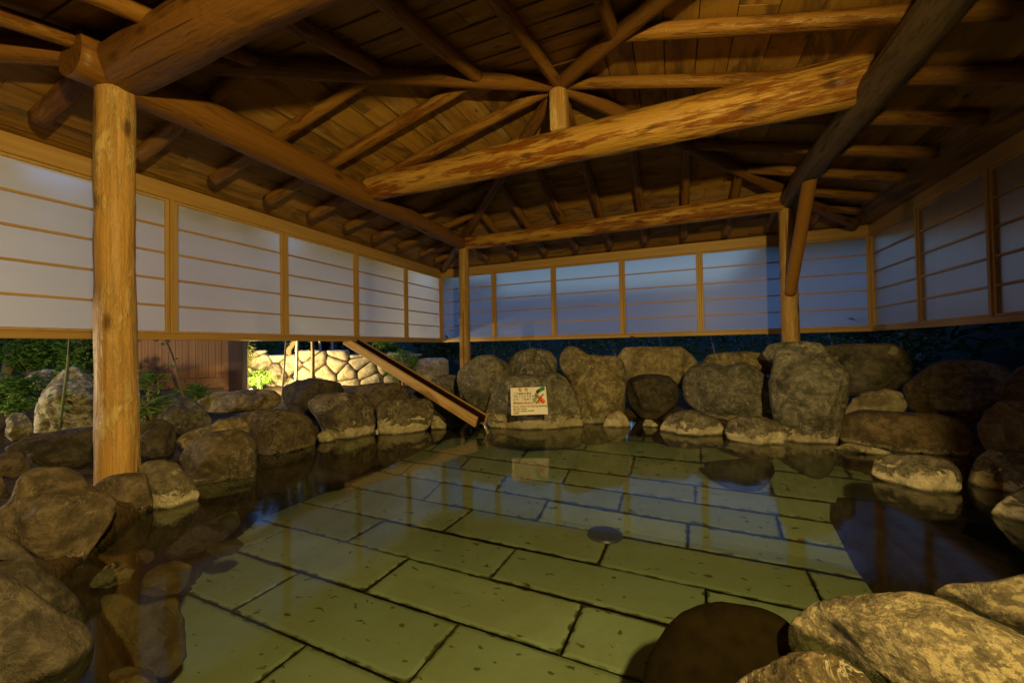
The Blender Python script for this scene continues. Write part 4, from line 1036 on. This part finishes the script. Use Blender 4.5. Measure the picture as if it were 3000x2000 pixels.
# far left greenery behind the lichen boulder
c = P(60, 1000, 6.4); shrub((c.x, c.y, 1.05), (0.8, 0.7, 0.75), 5200, 0.085, M['leaf_bright'], 'broad green shrub behind the old tree trunk at left edge', 1)
c = P(190, 1010, 5.9); shrub((c.x, c.y, 0.98), (0.7, 0.6, 0.62), 4600, 0.075, M['leaf_bright'], 'mid green shrub above the sloping garden rock', 2)
c = P(262, 1010, 4.6); shrub((c.x, c.y, 0.90), (0.28, 0.28, 0.42), 1500, 0.07, M['leaf_fern'], 'bright lit green bush beside the fence just left of the near post', 3)
c = P(20, 1180, 3.6); shrub((c.x, c.y, 0.46), (0.28, 0.25, 0.22), 1100, 0.06, M['leaf_fern'], 'low fern like bush at the left edge under the trunk', 4)
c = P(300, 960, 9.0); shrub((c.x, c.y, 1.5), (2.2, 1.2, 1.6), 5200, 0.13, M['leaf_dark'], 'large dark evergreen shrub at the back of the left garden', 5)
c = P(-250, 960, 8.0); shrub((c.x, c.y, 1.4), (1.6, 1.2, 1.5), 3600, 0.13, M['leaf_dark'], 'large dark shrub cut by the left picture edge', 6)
c = P(120, 985, 5.2); shrub((c.x, c.y, 0.86), (0.55, 0.4, 0.34), 2600, 0.07, M['leaf_fern'], 'leafy bright green bush between old trunk and lichen covered boulder', 17)
c = P(215, 1150, 4.2); shrub((c.x, c.y, 0.60), (0.22, 0.2, 0.16), 420, 0.06, M['leaf_fern'], 'small green bush against the right side of the lichen covered boulder', 18)
c = P(330, 1000, 6.0); shrub((c.x, c.y, 1.05), (0.5, 0.4, 0.5), 2200, 0.07, M['leaf_bright'], 'green shrub directly behind the near left post trunk', 19)
# stone wall corner greenery
c = P(735, 1012, 7.6); shrub((c.x, c.y, 1.02), (0.75, 0.4, 0.42), 1900, 0.08, M['leaf_bright'], 'green shrub growing on top of the stone wall', 7)
c = P(722, 1040, 6.1); shrub((c.x, c.y, 0.78), (0.16, 0.16, 0.34), 520, 0.045, M['leaf_yellow'], 'sparse yellow leaved twiggy shrub right of the dark fence post', 8)
c = P(762, 1110, 6.0); shrub((c.x, c.y, 0.42), (0.24, 0.14, 0.15), 260, 0.075, M['leaf_fern'], 'low green fern before the lit stone wall', 9, name='fern', group='ferns in the garden', aspect=0.3)
c = P(1125, 1030, 7.4); shrub((c.x, c.y, 0.80), (0.55, 0.45, 0.45), 2200, 0.08, M['leaf_bright'], 'sunny green bush above the chute', 10)
c = P(1180, 1062, 6.6); shrub((c.x, c.y, 0.55), (0.36, 0.3, 0.30), 1000, 0.09, M['leaf_fern'], 'grassy pale green clump behind the chute', 11, aspect=0.14)
c = P(1275, 1020, 7.9); shrub((c.x, c.y, 0.9), (0.7, 0.5, 0.55), 2200, 0.085, M['leaf_dark'], 'blue green shrub left of the back left post', 12)
c = P(840, 960, 7.6); shrub((c.x, c.y, 1.62), (0.95, 0.35, 0.50), 2600, 0.075, M['leaf_yellow'], 'yellow green lit branches hanging over the stone wall', 16)
# ferns by the left bank
c = P(440, 1105, 4.3); shrub((c.x, c.y, 0.52), (0.14, 0.12, 0.10), 120, 0.09, M['leaf_fern'], 'small fern tuft at the foot of the fence', 13, name='fern', group='ferns in the garden', aspect=0.25)
c = P(560, 1158, 4.5); shrub((c.x, c.y, 0.36), (0.30, 0.14, 0.09), 260, 0.10, M['leaf_fern'], 'grassy tuft between fence and flat tan stone', 14, name='fern', group='ferns in the garden', aspect=0.12)
c = P(430, 1175, 3.3); shrub((c.x, c.y, 0.38), (0.12, 0.1, 0.12), 60, 0.16, M['leaf_fern'], 'broad bladed tuft at the right side of the near post', 15, name='fern', group='ferns in the garden', aspect=0.16)

# back hedge: one long clipped hedge, then darker shrubs behind
hp = []
g_ = np.random.default_rng(5)
n = 9000
X = g_.uniform(-3.6, 3.2, n); Yv = 6.9 + g_.normal(0, 0.32, n) + 0.25 * np.sin(X * 2.1); Zv = g_.uniform(0.10, 1.0, n) ** 0.8 * (1.05 + 0.16 * np.sin(X * 3.3) + 0.1 * np.sin(X * 7))
hz = np.stack([X, Yv, Zv], -1)
clump = vnoise(hz * 4.5) > -0.30
hr = empty('hedge', (-0.2, 6.9, 0.1), 'long dark leafy hedge behind the back bank boulders', 'hedge')
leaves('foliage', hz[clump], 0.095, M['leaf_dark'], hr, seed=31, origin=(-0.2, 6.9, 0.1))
for k in range(9):
    x = -3.2 + k * 0.75; z0 = gz(x, 6.9)
    tube_path('stem', [(x, 6.9, z0 - 0.02), (x + 0.05, 6.85, 0.5), (x - 0.03, 6.9, 0.95)], [0.02, 0.015, 0.006], M['bark'], hr, (x, 6.9, z0), 6)
n = 9000
Yv = g_.uniform(-0.5, 5.6, n); X = 3.7 + g_.normal(0, 0.25, n); Zv = g_.uniform(0.10, 1.0, n) * (1.5 + 0.2 * np.sin(Yv * 3.1))
h2 = empty('hedge', (3.7, 2.5, 0.1), 'dark hedge added beyond the right screens to block sky', 'hedge')  # unseen hedge, added to keep sky reflections off the water
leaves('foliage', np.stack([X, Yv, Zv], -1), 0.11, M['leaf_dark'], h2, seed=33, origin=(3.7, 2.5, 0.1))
for k in range(6):
    y = 0.2 + k * 0.95; tube_path('stem', [(3.7, y, gz(3.7, y) - 0.02), (3.72, y, 0.7), (3.68, y, 1.3)], [0.02, 0.015, 0.006], M['bark'], h2, (3.7, y, 0.1), 6)
# tall trees behind the hedge; side ones are unseen, added to block sky light
def tree(x, y, h, r, label, seed, n=2600):
    base = Vector((x, y, gz(x, y) - 0.05)); root = empty('tree', base, label, 'tree', 'trees behind the bath')
    tube_path('trunk', [base, base + Vector((0.05, 0, h * 0.45)), base + Vector((-0.05, 0.1, h * 0.9))], [0.16, 0.12, 0.04], M['bark'], root, base, 10)
    g = random.Random(seed)
    for k in range(5):
        a = g.uniform(0, 6.28); z = h * g.uniform(0.2, 0.7)
        tube_path('limb', [base + Vector((0, 0, z)), base + Vector((math.cos(a) * r * .5, math.sin(a) * r * .5, z + r * .35))], [0.05, 0.015], M['bark'], root, base, 6)
    leaves('crown', clumps((x, y, base.z + h * 0.55), (r, r, h * 0.52), n, 40, seed=seed), 0.26, M['leaf_dark'], root, seed=seed, origin=tuple(base))
tree(3.6, 8.6, 2.6, 1.5, 'dark tree crown low behind the right bank boulders', 41)
tree(5.2, 3.4, 4.6, 2.0, 'tall dark tree added just outside the right screens to block sky', 45, 8000)
tree(5.0, 6.2, 4.2, 1.9, 'dark tree added beyond the right rear corner of the screens to block sky', 46, 8000)
tree(-8.0, 0.6, 3.4, 2.0, 'broad dark tree added behind the old trunk to block sky over the left garden', 51, 7000)
tree(-8.6, 4.2, 3.6, 2.0, 'dark tree added behind the wooden fence to block sky', 52, 7000)
tree(-8.8, 8.0, 3.6, 2.0, 'dark tree added farther left behind the stone wall to block sky', 53, 7000)
tree(4.8, -2.4, 4.8, 2.0, 'dark tree added at the corner of the bath house to block sky', 54, 6000)
tree(5.0, 0.4, 4.8, 2.0, 'dark tree added outside the nearest right screens to block sky', 47, 8000)
tree(-5.6, 9.6, 3.0, 1.6, 'dark tree behind the stone wall and its shrubs', 43)

def added_bath_house():  # unseen building behind the camera, added to keep sky light out
    root = empty('added_bath_house', (0, -1.5, 0.1), 'unseen dark timber bath house wall added behind the camera to block sky light', 'bath house')
    mb = MB((0, -1.5, 0.1)); mb.box((-6.5, -1.9, 0.0), (-0.9, -1.5, 4.2)); mb.build('wall', M['fencedark'], root)
    mb = MB((0, -1.5, 0.1)); mb.box((0.9, -1.9, 0.0), (6.5, -1.5, 4.2)); mb.build('wall', M['fencedark'], root)
    mb = MB((0, -1.5, 0.1)); mb.box((-0.898, -1.9, 2.1), (0.898, -1.5, 4.2)); mb.build('wall', M['fencedark'], root)
    for x0, x1, y in ((-0.89, 0.02, -1.70), (-0.02, 0.89, -1.66)):
        mb = MB((0, -1.5, 0.1)); mb.box((x0, y - 0.017, 0.1), (x1, y + 0.017, 2.095), 0.004); mb.build('sliding_door', M['fence'], root)
added_bath_house()

# the brown board fence with its dark end post
def fence():
    a = at((270, 1000), 4.75); b = at((660, 1000), 5.05)
    d = Vector((b.x - a.x, b.y - a.y, 0)); L = d.length; d.normalize(); nrm = Vector((d.y, -d.x, 0))
    if nrm.dot(CAM - a) < 0: nrm = -nrm
    z0 = 0.37; z1 = 2.35
    base = Vector((a.x, a.y, gz(a.x, a.y))); root = empty('board_fence', base, 'tall reddish brown slatted fence with dark square end post', 'fence')
    def put(name, boxes, mat, bev=0.003):
        mb = MB((0, 0, 0))
        for (u0, u1, w0, w1, zz0, zz1) in boxes: mb.box((u0, w0, zz0), (u1, w1, zz1), bev)
        o = mb.build(name, mat, root)
        m = Matrix((d, nrm, Vector((0, 0, 1)))).transposed().to_4x4(); m.translation = Vector((a.x, a.y, 0)) - base; o.matrix_local = m
        return o
    n = int(L / 0.036)
    put('slats', [(k * L / n + 0.0012, (k + 1) * L / n - 0.0012, 0.0, 0.012 + 0.003 * (k % 2), z0 + 0.125, z1) for k in range(n)], M['fence'], 0.0)
    put('backing_board', [(0, L, -0.02, -0.003, z0 + 0.12, z1)], M['fencedark'])
    put('lower_rail', [(0, L, -0.01, 0.028, z0, z0 + 0.12)], M['fence'])
    put('upper_rail', [(0, L, -0.01, 0.028, z1 + 0.003, z1 + 0.10)], M['fence'])
    put('end_trim', [(L + 0.001, L + 0.06, -0.01, 0.04, z0 - 0.06, z1 + 0.1)], M['fence'])
    put('post', [(L + 0.063, L + 0.22, -0.08, 0.075, 0.12, z1 + 0.2)], M['fencedark'])
    put('post', [(-0.13, -0.002, -0.07, 0.06, 0.12, z1 + 0.2)], M['fencedark'])
fence()

# the dry stone wall lit by the garden lamp
def stone_wall():
    a = at((640, 1100), 6.35); b = at((1215, 1100), 7.0)
    d = Vector((b.x - a.x, b.y - a.y, 0)); L = d.length; d.normalize(); nrm = Vector((d.y, -d.x, 0))
    if nrm.dot(CAM - a) < 0: nrm = -nrm
    base = Vector((a.x, a.y, 0.15)); root = empty('stone_wall', base, 'dry stone retaining wall of tan blocks glowing in lamp light', 'stone wall')
    r = random.Random(12); V, Fc = [], []
    H = 0.72; seeds = []
    for k in range(4):
        x = -0.1 + 0.16 * (k % 2)
        while x < L + 0.2:
            seeds.append((x + r.uniform(-0.07, 0.07), (k + 0.5) * H / 4 + r.uniform(-0.045, 0.045))); x += r.uniform(0.30, 0.50)
    for i, (sx, sy) in enumerate(seeds):
        tp = H - 0.06 + 0.05 * math.sin(sx * 5) - max(0, sx - L * 0.6) * 0.12
        poly = [Vector((sx - 0.5, -0.05)), Vector((sx + 0.5, -0.05)), Vector((sx + 0.5, tp)), Vector((sx - 0.5, tp))]
        for j, (tx, ty) in enumerate(seeds):
            if i == j or abs(tx - sx) > 1: continue
            m_ = Vector(((sx + tx) / 2, (sy + ty) / 2)); nn = Vector((tx - sx, ty - sy)); out = []
            for q in range(len(poly)):
                p0, p1 = poly[q], poly[(q + 1) % len(poly)]; d0, d1 = (p0 - m_).dot(nn), (p1 - m_).dot(nn)
                if d0 <= 0: out.append(p0)
                if (d0 < 0) != (d1 < 0) and abs(d0 - d1) > 1e-9: out.append(p0.lerp(p1, d0 / (d0 - d1)))
            poly = out
            if len(poly) < 3: break
        if len(poly) < 3: continue
        c = sum(poly, Vector((0, 0))) / len(poly)
        den = []
        for q in range(len(poly)):
            for t_ in range(8): den.append(poly[q].lerp(poly[(q + 1) % len(poly)], t_ / 8))
        n_ = len(den)
        for _ in range(3): den = [den[k - 1] * 0.25 + den[k] * 0.5 + den[(k + 1) % n_] * 0.25 for k in range(n_)]
        size = sum((p - c).length for p in den) / n_
        gap = 1 - 0.007 / size
        prof_ = [(1.0, -0.06), (1.0, 0.02), (0.97, 0.045), (0.88, 0.066), (0.7, 0.08), (0.45, 0.088), (0.2, 0.09)]
        base_i = len(V); pts3 = []
        tilt = (r.uniform(-0.15, 0.15), r.uniform(-0.15, 0.15)); dep = r.uniform(-0.015, 0.015)
        for sc_, w_ in prof_:
            for p in den:
                e = (p - c) * sc_ * gap; pts3.append((c.x + e.x, w_ + dep + tilt[0] * e.x + tilt[1] * e.y, c.y + e.y))
        arr = np.array(pts3); arr[:, 1] += 0.03 * fbm(arr * 7 + i, 4)
        V += arr.tolist()
        for a_ in range(len(prof_) - 1):
            for k in range(n_):
                Fc.append((base_i + a_ * n_ + k, base_i + a_ * n_ + (k + 1) % n_, base_i + (a_ + 1) * n_ + (k + 1) % n_, base_i + (a_ + 1) * n_ + k))
        Fc.append(tuple(base_i + (len(prof_) - 1) * n_ + k for k in range(n_)))
    o = link('blocks', mesh('blocks', V, Fc, True), M['r_wall'], root)
    m = Matrix((d, nrm, Vector((0, 0, 1)))).transposed().to_4x4(); o.matrix_local = m
    mb = MB(); mb.box((0.0, -0.5, -0.1), (L, -0.005, 0.60), 0.02); o = mb.build('earth_fill', M['joint'], root); o.matrix_local = m
stone_wall()

# slender saplings, canes and an old trunk
def cane(px0, py0, px1, py1, D, r, mat, name, label, cat, group, lean=0.0, foliage=0):
    t0 = at((px1, py1), D); t1 = at((px0, py0), D)
    d = (t1 - t0); t1 = t0 + d * 2.0
    foot = Vector((t0.x, t0.y, gz(t0.x, t0.y) - 0.03))
    if mat == 'pole':
        o = tube_path(name, [foot, (t0 + t1) / 2, t1], [r, r, r * 0.9], M[mat], None, foot, 10); tag(o, label, cat, group); return o
    root = empty(name, foot, label, cat, group)
    tube_path('trunk', [foot, t0, t0.lerp(t1, 0.35) + Vector((0.03 * lean, 0, 0)), t0.lerp(t1, 0.7) - Vector((0.03 * lean, 0, 0)), t1], [r * 1.2, r * 1.05, r, r * 0.8, r * 0.55], M[mat], root, foot, 8)
    if foliage:
        leaves('crown', clumps(tuple(t1 + Vector((0, 0, 0.1))), (0.3, 0.3, 0.35), foliage, 10, seed=int(px0)), 0.07, M['leaf_fern'], root, seed=int(px0), origin=tuple(foot))
        q = np.array([tuple(t0.lerp(t1, s)) for s in np.random.default_rng(int(px0)).uniform(0.1, 0.6, 22)]); q = q + np.random.default_rng(3).normal(0, 0.04, q.shape)
        leaves('twig_leaves', q, 0.06, M['leaf_fern'], root, seed=7, origin=tuple(foot))
GS = 'young trees in the garden'
cane(38, 985, 14, 1128, 5.6, 0.055, 'bark', 'tree', 'crooked old tree trunk at the left picture edge', 'tree', GS, 1, 500)
cane(204, 990, 173, 1262, 3.15, 0.008, 'stem', 'sapling', 'thin green sapling stem in front of the lichen covered boulder', 'sapling', GS, 0.6, 60)
cane(482, 992, 536, 1160, 4.2, 0.013, 'bark', 'sapling', 'thin bent brown sapling in front of the fence', 'sapling', GS, 1.2, 40)
cane(838, 1000, 825, 1140, 5.5, 0.011, 'pole', 'garden_cane', 'slim pale leaning cane left of the white one', 'cane', 'canes before the stone wall')
cane(871, 1000, 866, 1115, 5.9, 0.022, 'pole', 'garden_cane', 'thickest white cane before the lit wall', 'cane', 'canes before the stone wall')
cane(915, 1000, 915, 1110, 6.0, 0.028, 'bark', 'sapling', 'straight brown sapling trunk before the lit stone wall', 'sapling', GS, 0.4, 200)
cane(936, 1000, 943, 1022, 6.9, 0.022, 'pole', 'garden_cane', 'short white stake end above the wall right of the brown sapling', 'cane', 'canes before the stone wall')
cane(972, 1000, 976, 1026, 7.0, 0.022, 'pole', 'garden_cane', 'short white stake end above the wall beside the chute', 'cane', 'canes before the stone wall')
cane(862, 1000, 846, 1025, 6.6, 0.045, 'bark', 'sapling', 'leaning trunk above the lit stone wall', 'sapling', GS, 0.3, 120)

# ------------------------------------------------------------------ lamps
def point(name, loc, power, col, radius):
    d = bpy.data.lights.new(name, 'POINT'); d.energy = power; d.color = col; d.shadow_soft_size = radius
    o = bpy.data.objects.new(name, d); COL.objects.link(o); o.location = loc; return o
def spot(name, loc, aim, power, col, radius, size, blend):
    d = bpy.data.lights.new(name, 'SPOT'); d.energy = power; d.color = col; d.shadow_soft_size = radius
    d.spot_size = math.radians(size); d.spot_blend = blend
    o = bpy.data.objects.new(name, d); COL.objects.link(o); o.location = loc
    o.rotation_euler = (Vector(aim) - Vector(loc)).to_track_quat('-Z', 'Y').to_euler(); return o
# the bath's own lamp hangs under the front eave, beside the camera
spot('eave_lamp_light', (0.65, -0.24, 1.66), (-2.4, 2.3, 0.72), 410, (1.0, 0.70, 0.21), 0.05, 150, 0.55)
# garden spotlight on the ground before the stone wall (its glow shows behind the flat stone)
gl = at((735, 1137), 5.55)
lampo = empty('garden_spotlight', (gl.x, gl.y, gz(gl.x, gl.y)), 'small lit garden spotlight on the ground before the stone wall', 'spotlight')
mb = MB(); mb.box((-0.05, -0.05, 0), (0.05, 0.05, 0.05), 0.01); mb.build('housing', M['metal'], lampo)
bm = bmesh.new(); bmesh.ops.create_uvsphere(bm, u_segments=16, v_segments=10, radius=0.035); me = bpy.data.meshes.new('lens'); bm.to_mesh(me); bm.free()
link('lens', me, emit('spotlight_lens', (1.0, 0.85, 0.55), 6), lampo, (0, 0, 0.075))
wl_ = at((900, 1080), 6.6)
spot('garden_spotlight_light', (gl.x, gl.y, gz(gl.x, gl.y) + 0.20), (wl_.x, wl_.y, 0.75), 220, (1.0, 0.75, 0.32), 0.04, 150, 0.8)
point('garden_spotlight_spill', (gl.x, gl.y, gz(gl.x, gl.y) + 0.21), 46, (1.0, 0.74, 0.32), 0.05)
# a second garden lamp out of frame to the left lights the shrubs and the nearest screens from outside
point('garden_lamp_light', (-5.55, -0.45, 0.62), 200, (1.0, 0.78, 0.46), 0.10)

# ------------------------------------------------------------------ dusk sky
wd_ = bpy.data.worlds.new('World'); sc.world = wd_; wd_.use_nodes = True
nt = wd_.node_tree; nt.nodes.clear()
sky = nt.nodes.new('ShaderNodeTexSky'); sky.sky_type = 'NISHITA'; sky.sun_disc = False
sky.sun_elevation = math.radians(-1.0); sky.sun_rotation = math.radians(200); sky.altitude = 300
bg = nt.nodes.new('ShaderNodeBackground'); bg.inputs[1].default_value = 4.2
hs = nt.nodes.new('ShaderNodeHueSaturation'); hs.inputs['Saturation'].default_value = 1.0
tint = nt.nodes.new('ShaderNodeMix'); tint.data_type = 'RGBA'; tint.blend_type = 'MULTIPLY'; tint.inputs[0].default_value = 1; tint.inputs[7].default_value = (0.19, 0.43, 1.0, 1)
wo = nt.nodes.new('ShaderNodeOutputWorld')
nt.links.new(sky.outputs[0], hs.inputs['Color']); nt.links.new(hs.outputs[0], tint.inputs[6]); nt.links.new(tint.outputs[2], bg.inputs[0]); nt.links.new(bg.outputs[0], wo.inputs[0])

sc.view_settings.view_transform = 'Standard'; sc.view_settings.look = 'None'; sc.view_settings.exposure = 0; sc.view_settings.gamma = 1
sc.cycles.use_denoising = True
sc.cycles.max_bounces = 8; sc.cycles.transparent_max_bounces = 12
sc.cycles.caustics_reflective = False; sc.cycles.caustics_refractive = False
sc.cycles.sample_clamp_indirect = 4.0
